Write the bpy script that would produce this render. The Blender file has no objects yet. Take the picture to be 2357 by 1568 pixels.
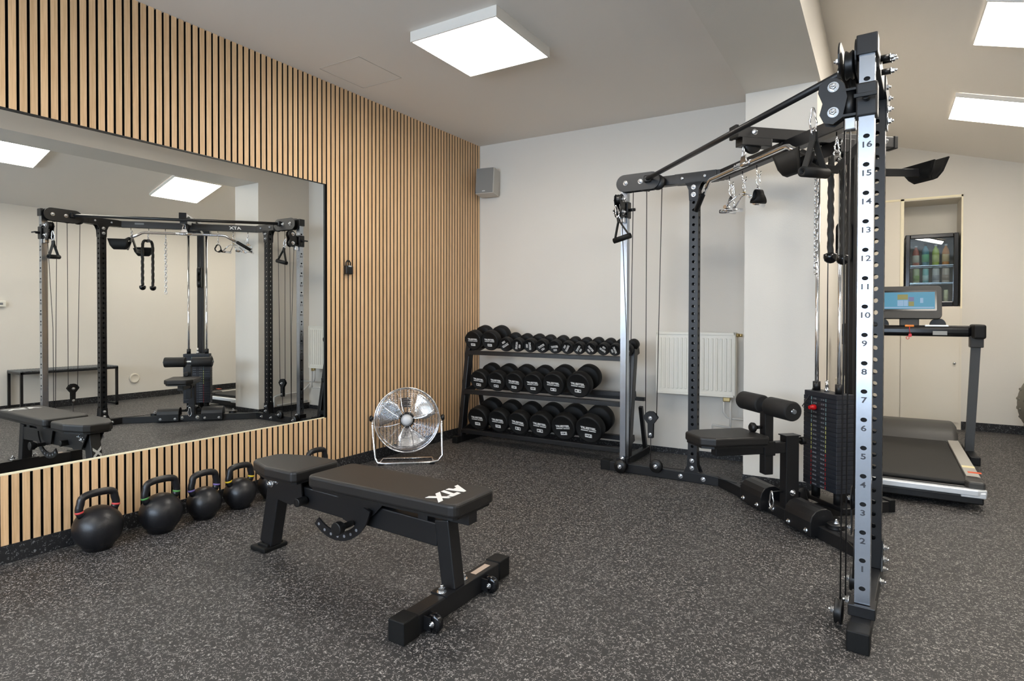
import bpy, math, random
from mathutils import Vector, Matrix, Euler
random.seed(4)
scene = bpy.context.scene
COL = scene.collection
PI = math.pi
V = Vector

# ------------------------------------------------------------------ materials
def srgb(r, g, b):
    f = lambda c: (c/255/12.92) if c/255 <= .04045 else ((c/255+.055)/1.055)**2.4
    return (f(r), f(g), f(b), 1)
def mat(name, col, rough=.5, metal=0., spec=None, bump=0., bscale=200., emit=None, estr=0., var=0., vscale=30., trans=0., alpha=None):
    m = bpy.data.materials.new(name); m.use_nodes = True
    nt = m.node_tree; b = nt.nodes['Principled BSDF']
    b.inputs['Base Color'].default_value = col
    b.inputs['Roughness'].default_value = rough
    b.inputs['Metallic'].default_value = metal
    if spec is not None: b.inputs['Specular IOR Level'].default_value = spec
    if trans: b.inputs['Transmission Weight'].default_value = trans
    tc = nt.nodes.new('ShaderNodeTexCoord')
    if var:
        n = nt.nodes.new('ShaderNodeTexNoise'); n.inputs['Scale'].default_value = vscale; n.inputs['Detail'].default_value = 3
        nt.links.new(tc.outputs['Object'], n.inputs['Vector'])
        mx = nt.nodes.new('ShaderNodeMix'); mx.data_type = 'RGBA'
        mx.inputs['A'].default_value = tuple(c*(1-var) for c in col[:3])+(1,)
        mx.inputs['B'].default_value = tuple(min(1, c*(1+var)) for c in col[:3])+(1,)
        nt.links.new(n.outputs['Fac'], mx.inputs['Factor']); nt.links.new(mx.outputs['Result'], b.inputs['Base Color'])
    if bump:
        n = nt.nodes.new('ShaderNodeTexNoise'); n.inputs['Scale'].default_value = bscale; n.inputs['Detail'].default_value = 4
        bp = nt.nodes.new('ShaderNodeBump'); bp.inputs['Strength'].default_value = bump; bp.inputs['Distance'].default_value = .002
        nt.links.new(tc.outputs['Object'], n.inputs['Vector']); nt.links.new(n.outputs['Fac'], bp.inputs['Height']); nt.links.new(bp.outputs['Normal'], b.inputs['Normal'])
    if emit is not None:
        b.inputs['Emission Color'].default_value = emit; b.inputs['Emission Strength'].default_value = estr
    return m

M_PAINT = mat('wall_paint', srgb(221, 216, 207), .75, bump=.25, bscale=160, var=.015, vscale=3)
M_CEIL = mat('ceiling_paint', srgb(228, 223, 216), .85, bump=.15, bscale=160)
M_FRAME = mat('black_powder_coat', srgb(20, 20, 22), .40, bump=.12, bscale=900)
M_BLACK = mat('black_plastic', srgb(13, 13, 14), .42)
M_RUB = mat('black_rubber', srgb(14, 14, 14), .6, spec=.3, bump=.2, bscale=500)
M_GLOSS = mat('gloss_black_plastic', srgb(14, 14, 16), .15)
M_CHROME = mat('chrome', (.86, .87, .9, 1), .09, 1.)
M_STEEL = mat('zinc_bolt', (.75, .77, .8, 1), .22, 1.)
M_SATIN = mat('satin_chrome', (.50, .53, .58, 1), .27, 1., bump=.05, bscale=60)
M_VINYL = mat('black_vinyl', srgb(26, 24, 23), .46, bump=.25, bscale=900)
M_FOAM = mat('black_foam', srgb(19, 18, 18), .65, bump=.2, bscale=400)
M_IRON = mat('cast_iron', srgb(24, 24, 27), .34, bump=.25, bscale=350)
M_CABLE = mat('cable_sheath', srgb(26, 25, 25), .4)
M_WHITE = mat('white_print', srgb(228, 228, 226), .5)
M_GREYP = mat('grey_print', srgb(120, 122, 126), .5)
M_DARKP = mat('engraved_dark', srgb(58, 60, 66), .5)
M_ENAMEL = mat('white_enamel', srgb(232, 229, 218), .35)
M_PIPE = mat('painted_pipe', srgb(205, 203, 198), .4)
M_CABINET = mat('cream_laminate', srgb(226, 219, 205), .5)
M_CABEDGE = mat('pale_edge_band', srgb(246, 236, 205), .5)
M_SPEAK = mat('grey_speaker_cloth', srgb(132, 131, 128), .7, bump=.3, bscale=800)
M_SPBODY = mat('speaker_body', srgb(190, 186, 178), .5)
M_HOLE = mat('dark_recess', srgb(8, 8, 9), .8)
M_LAMPF = mat('lamp_frame', srgb(226, 222, 214), .5)
M_BRASS = mat('worn_brass', (.55, .42, .2, 1), .35, 1.)
M_GREYPOST = mat('grey_powder_coat', srgb(96, 99, 102), .4)
M_TMGREY = mat('dark_grey_plastic', srgb(56, 55, 53), .5, bump=.1, bscale=600)
M_TMRAIL = mat('ribbed_grey_rail', srgb(168, 165, 158), .55, bump=.3, bscale=300)
M_TMSILV = mat('silver_plastic', srgb(225, 230, 235), .3, metal=.3)
M_BELT = mat('running_belt', srgb(36, 35, 33), .8, bump=.3, bscale=700)
M_RED = mat('red_plastic', srgb(205, 24, 30), .3)
M_ORANGE = mat('orange_sticker', srgb(214, 84, 40), .5)
M_YELL = mat('pale_yellow_sticker', srgb(226, 215, 170), .5)
M_BALL = mat('grey_ball', srgb(112, 108, 98), .6)
M_TOWEL = mat('white_bin_plastic', srgb(238, 234, 220), .5)
M_PLATE = mat('weight_plate', srgb(34, 37, 44), .45, bump=.1, bscale=500)
M_ROPE = mat('black_rope', srgb(30, 29, 27), .65)

def mat_lamp(name, col, s):
    m = bpy.data.materials.new(name); m.use_nodes = True; nt = m.node_tree
    b = nt.nodes['Principled BSDF']; b.inputs['Base Color'].default_value = (.9, .9, .9, 1) if s > 2.5 else (.02, .02, .02, 1)
    b.inputs['Emission Color'].default_value = col; b.inputs['Emission Strength'].default_value = s
    return m
M_LAMP = mat_lamp('lamp_diffuser', (1, .93, .83, 1), 28)
M_SCREEN = mat_lamp('screen_blue', srgb(80, 185, 226), .55)
M_SCR2 = mat_lamp('screen_olive', srgb(168, 164, 84), .6)
M_SCR3 = mat_lamp('screen_pale', srgb(160, 200, 235), .7)
M_SCR4 = mat_lamp('screen_violet', srgb(130, 130, 185), .6)
M_FRIDGELED = mat_lamp('fridge_led', (.9, .97, 1, 1), 2.2)

def mat_mirror():
    m = bpy.data.materials.new('mirror_glass'); m.use_nodes = True; b = m.node_tree.nodes['Principled BSDF']
    b.inputs['Base Color'].default_value = (.9, .915, .90, 1); b.inputs['Metallic'].default_value = 1; b.inputs['Roughness'].default_value = 0
    return m
M_MIRROR = mat_mirror()
def mat_glass(name, col=(1, 1, 1, 1), refl=.08, tint=(1, 1, 1, 1)):
    m = bpy.data.materials.new(name); m.use_nodes = True; nt = m.node_tree; nt.nodes.clear()
    o = nt.nodes.new('ShaderNodeOutputMaterial'); t = nt.nodes.new('ShaderNodeBsdfTransparent'); g = nt.nodes.new('ShaderNodeBsdfGlossy')
    g.inputs['Roughness'].default_value = 0.01; t.inputs['Color'].default_value = tint
    mx = nt.nodes.new('ShaderNodeMixShader'); mx.inputs[0].default_value = refl
    nt.links.new(t.outputs[0], mx.inputs[1]); nt.links.new(g.outputs[0], mx.inputs[2]); nt.links.new(mx.outputs[0], o.inputs[0])
    return m
M_GLASS = mat_glass('window_glass'); M_FGLASS = mat_glass('fridge_glass', refl=.10, tint=(.8, .86, .88, 1))

def mat_floor(name, base, fleck, scale, dens, rough, amt=1.0):
    m = bpy.data.materials.new(name); m.use_nodes = True; nt = m.node_tree; b = nt.nodes['Principled BSDF']
    N = nt.nodes.new; L = nt.links.new
    tc = N('ShaderNodeTexCoord')
    def wn(sc, off):
        mp = N('ShaderNodeMapping'); mp.inputs['Location'].default_value = (off, off*.7, off*.3)
        L(tc.outputs['Object'], mp.inputs['Vector'])
        n = N('ShaderNodeTexNoise'); n.inputs['Scale'].default_value = sc; n.inputs['Detail'].default_value = 1.2; n.inputs['Distortion'].default_value = .6
        L(mp.outputs[0], n.inputs['Vector']); return n
    a = wn(scale, 0); c = wn(scale*.9, 7.3)
    # worm shaped flecks : thin iso-lines of one noise, cut by a second noise
    s = N('ShaderNodeMath'); s.operation = 'SUBTRACT'; s.inputs[1].default_value = .5; L(a.outputs['Fac'], s.inputs[0])
    ab = N('ShaderNodeMath'); ab.operation = 'ABSOLUTE'; L(s.outputs[0], ab.inputs[0])
    r1 = N('ShaderNodeMapRange'); r1.inputs['From Min'].default_value = .038; r1.inputs['From Max'].default_value = .018; L(ab.outputs[0], r1.inputs['Value'])
    r2 = N('ShaderNodeMapRange'); r2.inputs['From Min'].default_value = dens; r2.inputs['From Max'].default_value = dens+.03; L(c.outputs['Fac'], r2.inputs['Value'])
    mu = N('ShaderNodeMath'); mu.operation = 'MULTIPLY'; L(r1.outputs[0], mu.inputs[0]); L(r2.outputs[0], mu.inputs[1])
    mu2 = N('ShaderNodeMath'); mu2.operation = 'MULTIPLY'; mu2.inputs[1].default_value = amt; L(mu.outputs[0], mu2.inputs[0])
    v = wn(3, 2.2)
    mb = N('ShaderNodeMix'); mb.data_type = 'RGBA'; mb.inputs['A'].default_value = tuple(x*.92 for x in base[:3])+(1,); mb.inputs['B'].default_value = tuple(x*1.1 for x in base[:3])+(1,)
    L(v.outputs['Fac'], mb.inputs['Factor'])
    mx = N('ShaderNodeMix'); mx.data_type = 'RGBA'; L(mb.outputs['Result'], mx.inputs['A']); mx.inputs['B'].default_value = fleck
    L(mu2.outputs[0], mx.inputs['Factor']); L(mx.outputs['Result'], b.inputs['Base Color'])
    b.inputs['Roughness'].default_value = rough
    g = wn(scale*3, 4.4); bp = N('ShaderNodeBump'); bp.inputs['Strength'].default_value = .35; bp.inputs['Distance'].default_value = .002
    L(g.outputs['Fac'], bp.inputs['Height']); L(bp.outputs['Normal'], b.inputs['Normal'])
    return m
M_FLOOR = mat_floor('speckled_rubber_floor', srgb(44, 43, 43), srgb(165, 161, 157), 92, .475, .58)
M_SKIRT = mat_floor('speckled_rubber_skirting', srgb(24, 24, 26), srgb(120, 120, 122), 84, .54, .6)

def mat_wood():
    m = bpy.data.materials.new('oak_slats'); m.use_nodes = True; nt = m.node_tree; b = nt.nodes['Principled BSDF']
    N = nt.nodes.new; L = nt.links.new
    tc = N('ShaderNodeTexCoord'); mp = N('ShaderNodeMapping'); mp.inputs['Scale'].default_value = (60, 60, 1.6); L(tc.outputs['Object'], mp.inputs['Vector'])
    geo = N('ShaderNodeNewGeometry'); sc = N('ShaderNodeMath'); sc.operation = 'MULTIPLY'; sc.inputs[1].default_value = 37; L(geo.outputs['Random Per Island'], sc.inputs[0])
    ad = N('ShaderNodeVectorMath'); L(mp.outputs[0], ad.inputs[0]); L(sc.outputs[0], ad.inputs[1])
    n = N('ShaderNodeTexNoise'); n.inputs['Scale'].default_value = 3; n.inputs['Detail'].default_value = 5; n.inputs['Roughness'].default_value = .65; L(ad.outputs[0], n.inputs['Vector'])
    r = N('ShaderNodeValToRGB'); r.color_ramp.elements[0].position = .3; r.color_ramp.elements[0].color = srgb(208, 167, 121); r.color_ramp.elements[1].position = .7; r.color_ramp.elements[1].color = srgb(240, 204, 160)
    L(n.outputs['Fac'], r.inputs[0])
    hs = N('ShaderNodeHueSaturation'); mr = N('ShaderNodeMapRange'); mr.inputs['To Min'].default_value = .90; mr.inputs['To Max'].default_value = 1.09
    L(geo.outputs['Random Per Island'], mr.inputs['Value']); L(mr.outputs[0], hs.inputs['Value']); L(r.outputs[0], hs.inputs['Color']); L(hs.outputs[0], b.inputs['Base Color'])
    b.inputs['Roughness'].default_value = .55
    return m
M_WOOD = mat_wood()

# ------------------------------------------------------------------ mesh builder
class MB:
    def __init__(s): s.v = []; s.f = []; s.sm = []
    def add(s, vs, fs, smooth=False, mx=None):
        o = len(s.v)
        s.v += [tuple(mx @ V(p)) if mx is not None else tuple(p) for p in vs]
        s.f += [tuple(i+o for i in f) for f in fs]; s.sm += ([smooth]*len(fs) if isinstance(smooth, bool) else smooth)
        return s
    def box(s, c, d, rz=0, mx=None):
        x, y, z = d[0]/2, d[1]/2, d[2]/2
        vs = [(a*x, b*y, e*z) for e in (-1, 1) for b in (-1, 1) for a in (-1, 1)]
        fs = [(0, 2, 3, 1), (4, 5, 7, 6), (0, 1, 5, 4), (1, 3, 7, 5), (3, 2, 6, 7), (2, 0, 4, 6)]
        T = Matrix.Translation(c) @ (Matrix.Rotation(rz, 4, 'Z') if rz else Matrix())
        return s.add(vs, fs, False, (mx @ T) if mx is not None else T)
    def bb(s, a, b, mx=None):
        return s.box([(a[i]+b[i])/2 for i in range(3)], [abs(b[i]-a[i]) for i in range(3)], 0, mx)
    def beam(s, p, q, w, h, up=(0, 0, 1)):
        p, q, up = V(p), V(q), V(up); d = (q-p); L = d.length; d.normalize(); x = d.cross(up)
        if x.length < 1e-5: x = V((1, 0, 0))
        x.normalize(); z = x.cross(d)
        T = Matrix(((x.x, d.x, z.x, 0), (x.y, d.y, z.y, 0), (x.z, d.z, z.z, 0), (0, 0, 0, 1))); T.translation = (p+q)/2
        return s.box((0, 0, 0), (w, L, h), 0, T)
    def tube(s, path, r, n=10, closed=False, cap=True, rf=None):
        P = [V(p) for p in path]; m = len(P); rings = []
        up = None
        for i in range(m):
            if closed: t = P[(i+1) % m]-P[i-1]
            else: t = P[min(i+1, m-1)]-P[max(i-1, 0)]
            t.normalize()
            if up is None:
                up = V((0, 0, 1)) if abs(t.z) < .9 else V((0, 1, 0))
            x = t.cross(up); x.normalize(); up = x.cross(t); up.normalize()
            rr = r[i] if isinstance(r, (list, tuple)) else r
            rings.append([P[i]+(x*math.cos(2*PI*k/n)+up*math.sin(2*PI*k/n))*(rr*(rf(i, k) if rf else 1)) for k in range(n)])
        vs = [p for g in rings for p in g]; fs = []; M = m if closed else m-1
        for i in range(M):
            a = i*n; b = ((i+1) % m)*n
            for k in range(n): fs.append((a+k, a+(k+1) % n, b+(k+1) % n, b+k))
        sm = [True]*len(fs)
        if cap and not closed:
            fs.append(tuple(range(n-1, -1, -1))); fs.append(tuple((m-1)*n+k for k in range(n))); sm += [False]*2
        return s.add(vs, fs, sm)
    def cyl(s, p, q, r, n=20, r2=None):
        return s.tube([p, q], [r, r if r2 is None else r2], n)
    def lathe(s, prof, n=24, mx=None, flat=False):   # prof: (r, h) along local z
        vs = []; fs = []; sm = []
        for (r, h) in prof:
            for k in range(n): vs.append((r*math.cos(2*PI*k/n), r*math.sin(2*PI*k/n), h))
        for i in range(len(prof)-1):
            for k in range(n): fs.append((i*n+k, i*n+(k+1) % n, (i+1)*n+(k+1) % n, (i+1)*n+k)); sm.append(not flat)
        if prof[0][0] > 1e-6: fs.append(tuple(range(n-1, -1, -1))); sm.append(False)
        if prof[-1][0] > 1e-6: fs.append(tuple((len(prof)-1)*n+k for k in range(n))); sm.append(False)
        return s.add(vs, fs, sm, mx)
    def sphere(s, c, r, n=20, m=12, sq=(1, 1, 1)):
        prof = [(max(1e-5, math.sin(PI*i/m))*r, -math.cos(PI*i/m)*r) for i in range(m+1)]
        T = Matrix.Translation(c) @ Matrix.Diagonal((sq[0], sq[1], sq[2], 1))
        return s.lathe(prof, n, T)
    def torus(s, c, R, r, axis='Z', n=24, m=8, mx=None, sx=1, sy=1):
        A = {'Z': Matrix(), 'X': Matrix.Rotation(PI/2, 4, 'Y'), 'Y': Matrix.Rotation(PI/2, 4, 'X')}[axis]
        T = Matrix.Translation(c) @ A
        if mx is not None: T = mx @ T
        return s.tube([T @ V((R*sx*math.cos(2*PI*k/n), R*sy*math.sin(2*PI*k/n), 0)) for k in range(n)], r, m, closed=True)
    def prism(s, poly, t, mx, smooth_side=False):     # polygon in local xy, thickness +-t/2 along z
        n = len(poly); vs = [(x, y, -t/2) for x, y in poly]+[(x, y, t/2) for x, y in poly]
        fs = [tuple(range(n-1, -1, -1)), tuple(range(n, 2*n))]; sm = [False, False]
        for k in range(n): fs.append((k, (k+1) % n, n+(k+1) % n, n+k)); sm.append(smooth_side)
        return s.add(vs, fs, sm, mx)
    def obj(s, name, m, parent=None, loc=None, bevel=0, seg=2):
        me = bpy.data.meshes.new(name); me.from_pydata(s.v, [], s.f); me.polygons.foreach_set('use_smooth', s.sm); me.materials.append(m); me.update()
        o = bpy.data.objects.new(name, me); COL.objects.link(o)
        if parent is not None: o.parent = parent
        if loc is not None: o.location = loc
        if bevel:
            b = o.modifiers.new('bevel', 'BEVEL'); b.width = bevel; b.segments = seg; b.limit_method = 'ANGLE'; b.angle_limit = math.radians(50)
        return o
def stadium(L, r, n=10):
    pts = []
    for i in range(n+1): a = -PI/2+PI*i/n; pts.append((L/2+r*math.cos(a), r*math.sin(a)))
    for i in range(n+1): a = PI/2+PI*i/n; pts.append((-L/2+r*math.cos(a), r*math.sin(a)))
    return pts
def rrect(w, h, r, n=5):
    pts = []
    for cx, cy, a0 in ((w/2-r, h/2-r, 0), (-w/2+r, h/2-r, PI/2), (-w/2+r, -h/2+r, PI), (w/2-r, -h/2+r, 1.5*PI)):
        for i in range(n+1): a = a0+PI/2*i/n; pts.append((cx+r*math.cos(a), cy+r*math.sin(a)))
    return pts
def circ(r, n=24): return [(r*math.cos(2*PI*k/n), r*math.sin(2*PI*k/n)) for k in range(n)]
def basis(x, y, z, loc=(0, 0, 0)):
    x, y, z = V(x), V(y), V(z)
    T = Matrix(((x.x, y.x, z.x, 0), (x.y, y.y, z.y, 0), (x.z, y.z, z.z, 0), (0, 0, 0, 1))); T.translation = V(loc); return T

def tag(o, label=None, cat=None, group=None, kind=None):
    if label: o['label'] = label
    if cat: o['category'] = cat
    if group: o['group'] = group
    if kind: o['kind'] = kind
    return o
def empty(name, loc, rz=0, label=None, cat=None, group=None):
    o = bpy.data.objects.new(name, None); COL.objects.link(o); o.location = loc; o.rotation_euler = (0, 0, rz); o.empty_display_size = .1
    return tag(o, label, cat, group)
def struct(name, mb, m, bevel=0):
    o = mb.obj(name, m, None, None, bevel); o['kind'] = 'structure'; return o
TXT = {}
def text(body, size, m, name, parent, mx, bold=.012, shear=0, ext=.0004, wscale=1):
    key = (body, size, m.name, bold, shear, wscale)
    if key not in TXT:
        c = bpy.data.curves.new(name, 'FONT'); c.body = body; c.size = size; c.align_x = 'CENTER'; c.align_y = 'CENTER'; c.offset = bold*size; c.extrude = ext; c.shear = shear; c.resolution_u = 3
        t = bpy.data.objects.new('tmp', c); COL.objects.link(t)
        dg = bpy.context.evaluated_depsgraph_get(); me = bpy.data.meshes.new_from_object(t.evaluated_get(dg)); me.name = name
        bpy.data.objects.remove(t); bpy.data.curves.remove(c)
        for v in me.vertices: v.co.x *= wscale
        me.materials.clear(); me.materials.append(m); TXT[key] = me
    o = bpy.data.objects.new(name, TXT[key]); COL.objects.link(o); o.parent = parent; o.matrix_basis = mx
    return o

# ------------------------------------------------------------------ camera
cam = bpy.data.cameras.new('camera'); co = bpy.data.objects.new('camera', cam); COL.objects.link(co)
yaw, pit, rol = -0.5472, -0.0120, 0.0027
f = V((math.sin(yaw)*math.cos(pit), math.cos(yaw)*math.cos(pit), math.sin(pit))); r = V((math.cos(yaw), -math.sin(yaw), 0)); u = r.cross(f)
r2 = r*math.cos(rol)+u*math.sin(rol); u2 = -r*math.sin(rol)+u*math.cos(rol)
co.matrix_world = basis(r2, u2, -f, (3.3715, -4.857, 1.125))
cam.sensor_width = 36; cam.lens = 1385.25/2357*36; cam.shift_x = -(1186.8-1178.5)/2357; cam.shift_y = (744.6-784)/2357
cam.clip_start = .05; scene.camera = co

# ------------------------------------------------------------------ room
H = 2.783; YR = -7.4; XW = 5.2; YB = 2.6; ZB = 2.604; PX0, PX1, PY = 2.585, 3.012, -.64
zc = lambda x: 2.80-.295*(x-3.84)
mb = MB(); mb.bb((-.3, YR-.3, -.1), (XW+.3, YB+.6, 0)); struct('floor', mb, M_FLOOR)
# left wall : black felt backing with oak slats
mb = MB(); mb.bb((-.25, YR, 0), (-.0285, .2, H)); struct('wall_left', mb, M_HOLE)
P = .0405; Y0 = -3.7261; GW = .0118; ZS = .083; MZ0, MZ1, MYR, MYL = .404, 2.051, -1.9227, -4.7
mb = MB(); mc_ = MB()
for i in range(-90, 92):
    a = Y0+P*i+GW/2; b = a+P-GW; b = min(b, -.002)
    if a < YR+.02: continue
    if b > MYL-.01 and a < MYR+.001:
        zz = ((ZS, MZ0-.004), (MZ1+.006, H))
    else: zz = ((ZS, H),)
    for z0_, z1_ in zz: mb.bb((-.0015, a, z0_), (0, b, z1_)); mc_.bb((-.028, a+.0002, z0_), (-.0016, b-.0002, z1_))
o = mb.obj('slat_panelling', M_WOOD); tag(mc_.obj('slat_core', M_HOLE, o), 'black slat sides and felt'); tag(o, 'light oak vertical slat panelling on black felt along the left wall', 'wall panelling')
mb = MB(); mb.bb((-.05, YR, 0), (.004, 0, ZS-.001)); struct('baseboard_left', mb, M_SKIRT)
# mirror
al = -.0058; mroot = empty('wall_mirror', (0, 0, 0), 0, 'large frameless wall mirror with black edge set into the slats', 'mirror')
mx_ = lambda y: -.0078+.0058*(y+2.5)
mb = MB(); xa, xb = mx_(MYR), mx_(MYL)
mb.add([(xa, MYR, MZ0), (xb, MYL, MZ0), (xb, MYL, MZ1), (xa, MYR, MZ1), (xa-.004, MYR, MZ0), (xb-.004, MYL, MZ0), (xb-.004, MYL, MZ1), (xa-.004, MYR, MZ1)],
       [(0, 3, 2, 1), (4, 5, 6, 7), (0, 1, 5, 4), (1, 2, 6, 5), (2, 3, 7, 6), (3, 0, 4, 7)])
mb.obj('mirror_pane', M_MIRROR, mroot)
mb = MB(); mb.bb((-.013, MYR-.001, MZ0), (.001, MYR+.008, MZ1+.005)); mb.bb((-.013, MYL, MZ1), (-.001, MYR+.008, MZ1+.006)); mb.obj('edge_frame', M_BLACK, mroot)
mb = MB(); mb.bb((-.013, MYL, MZ0-.005), (-.001, MYR, MZ0+.001)); tag(mb.obj('bottom_rail', M_CABEDGE, mroot), 'pale lower edge strip')
# back wall, ceilings, column, beam
bw = lambda x: .0184*x
def wallpoly(pts, name, m):
    mb = MB(); n = len(pts); mb.add(pts, [tuple(range(n))]); return struct(name, mb, m)
mb = MB(); mb.add([(-.02, 0, .046), (PX0+.1, bw(2.68), .046), (PX0+.1, bw(2.68), H), (-.02, 0, H), (-.02, .2, .046), (PX0+.1, .25, .046), (PX0+.1, .25, H), (-.02, .2, H)],
                  [(0, 1, 2, 3), (5, 4, 7, 6), (0, 4, 5, 1), (3, 2, 6, 7), (0, 3, 7, 4), (1, 5, 6, 2)]); struct('wall_back', mb, M_PAINT)
mb = MB(); mb.add([(-.02, .01, 0), (PX0, bw(2.585)-.006, 0), (PX0, bw(2.585)-.006, .046), (-.02, -.006, .046), (-.02, .2, 0), (PX0, .2, 0), (PX0, .2, .046), (-.02, .2, .046), (-.02, -.006, 0)],
                  [(8, 1, 2, 3), (3, 2, 6, 7), (5, 4, 7, 6)]); struct('baseboard_back', mb, M_SKIRT)
mb = MB(); mb.bb((-.25, YR, H), (PX0+.01, .3, H+.1)); struct('ceiling', mb, M_CEIL)
mb = MB(); mb.bb((PX0, PY, .073), (PX1, .44, ZB+.01)); struct('wall_pier', mb, M_PAINT)
mb = MB(); mb.bb((PX0-.004, PY-.004, 0), (PX1+.004, .44, .073)); struct('baseboard_pier', mb, M_SKIRT)
mb = MB(); mb.bb((PX0, YR, ZB), (PX1+.018, YB+.1, 3.15)); struct('ceiling_beam', mb, M_PAINT)
mb = MB(); mb.bb((PX1-.1, .46, 0), (PX1-.012, YB+.4, ZB)); struct('wall_side', mb, M_PAINT)
mb = MB(); mb.bb((PX1-.06, .44, 0), (PX1-.004, .462, ZB)); struct('trim_1', mb, mat('brown_trim', srgb(98, 74, 52), .6))
x0, x1 = PX1+.018, XW+.2
mb = MB(); mb.add([(x0, YR, zc(x0)), (x1, YR, zc(x1)), (x1, YB+.6, zc(x1)), (x0, YB+.6, zc(x0)), (x0, YR, zc(x0)+.1), (x1, YR, zc(x1)+.1), (x1, YB+.6, zc(x1)+.1), (x0, YB+.6, zc(x0)+.1)],
                  [(3, 2, 1, 0), (4, 5, 6, 7), (0, 1, 5, 4), (1, 2, 6, 5), (2, 3, 7, 6), (3, 0, 4, 7)]); struct('ceiling_sloped', mb, M_CEIL)
mb = MB(); mb.bb((XW, YR, .083), (XW+.2, YB+.4, 2.6)); struct('wall_right', mb, M_PAINT)
mb = MB(); mb.bb((XW-.004, YR, 0), (XW+.1, YB, .083)); struct('baseboard_right', mb, M_SKIRT)
# far wall right of the pier, with the fridge niche
NX0, NX1, NZ0, NZ1 = 3.556, 4.036, 1.235, 2.325
mb = MB(); mb.bb((4.05, YB, 0), (XW+.1, YB+.5, 3.3)); mb.bb((PX1-.1, YB, 2.35), (4.05, YB+.5, 3.3)); mb.bb((PX1-.1, YB+.02, 0), (3.30, YB+.5, 2.35)); struct('wall_far', mb, M_PAINT)
mb = MB(); mb.bb((4.053, YB-.006, 0), (XW, YB+.1, .083)); struct('baseboard_far', mb, M_SKIRT)
cab = empty('built_in_cupboard', (0, 0, 0), 0, 'tall cream built-in cupboard with an open fridge niche in the far wall', 'cupboard')
mb = MB(); y0 = YB-.012
mb.bb((3.30, y0+.006, 0), (NX0-.02, YB+.45, 2.35)); mb.bb((NX0-.02, y0+.006, 0), (4.05, YB+.45, NZ0)); mb.bb((NX0-.02, y0+.006, NZ1), (4.05, YB+.45, 2.35)); mb.bb((NX1, y0+.006, NZ0), (4.05, YB+.45, NZ1))
mb.bb((NX0-.02, YB+.4, NZ0), (NX1, YB+.45, NZ1)); mb.obj('carcass', M_CABINET, cab)
mb = MB(); mb.bb((3.30, y0-.012, .07), (3.531, y0+.006, 1.21)); mb.obj('door', M_CABINET, cab, bevel=.001)
mb = MB(); mb.bb((3.537, y0-.012, .07), (4.03, y0+.006, 1.21)); d = mb.obj('door', M_CABINET, cab, bevel=.001)
mb = MB(); mb.lathe([(.006, 0), (.006, .012), (.014, .018), (.014, .026), (.001, .03)], 16, Matrix.Translation((3.99, y0-.012, .665)) @ Matrix.Rotation(PI/2, 4, 'X')); mb.obj('knob', M_STEEL, d)
mb = MB(); mb.bb((NX0-.03, y0-.004, NZ0-.02), (NX0, y0+.01, 2.35)); mb.bb((NX0-.2, y0-.004, 2.332), (4.05, y0+.01, 2.352)); mb.bb((NX1, y0-.004, NZ0-.02), (4.05, y0+.01, 2.35)); tag(mb.obj('edge_band', M_CABEDGE, cab), 'pale yellow edge banding')
# rear wall behind the camera with three windows
WZ0, WZ1 = .85, 2.35; wins = [(.25, 1.45), (1.65, 2.65), (2.80, 3.85)]
mb = MB(); mb.bb((-.2, YR-.3, 0), (XW+.2, YR, WZ0)); mb.bb((-.2, YR-.3, WZ1), (XW+.2, YR, 3.4))
xs = [-.2]+[q for w in wins for q in w]+[XW+.2]
for i in range(0, len(xs), 2): mb.bb((xs[i], YR-.3, WZ0), (xs[i+1], YR, WZ1))
struct('wall_rear', mb, M_PAINT)
for i, (a, b) in enumerate(wins):
    w = empty('window_%d' % (i+1), ((a+b)/2, YR-.15, WZ0)); w['kind'] = 'structure'
    hw = (b-a)/2; mb = MB()
    mb.bb((-hw, -.03, 0), (-hw+.06, .03, WZ1-WZ0)); mb.bb((hw-.06, -.03, 0), (hw, .03, WZ1-WZ0)); mb.bb((-hw+.06, -.03, 0), (hw-.06, .03, .06)); mb.bb((-hw+.06, -.03, WZ1-WZ0-.06), (hw-.06, .03, WZ1-WZ0)); mb.bb((-.03, -.03, .06), (.03, .03, WZ1-WZ0-.06))
    mb.obj('window_frame', M_ENAMEL, w); mb = MB(); mb.bb((-hw+.05, -.004, .05), (hw-.05, .004, WZ1-WZ0-.05)); mb.obj('window_pane', M_GLASS, w)
# hatch in the ceiling
mb = MB()
for a, b in (((.13, -2.08, 0), (.50, -2.076, 0)), ((.13, -1.68, 0), (.50, -1.676, 0)), ((.13, -2.08, 0), (.134, -1.676, 0)), ((.496, -2.08, 0), (.5, -1.676, 0))):
    mb.bb((a[0], a[1], H-.0015), (b[0], b[1], H+.002))
tag(mb.obj('ceiling_hatch', mat('hatch_gap', srgb(186, 180, 172), .9)), 'faint square access hatch outline in the ceiling by the slats', 'hatch')

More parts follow.
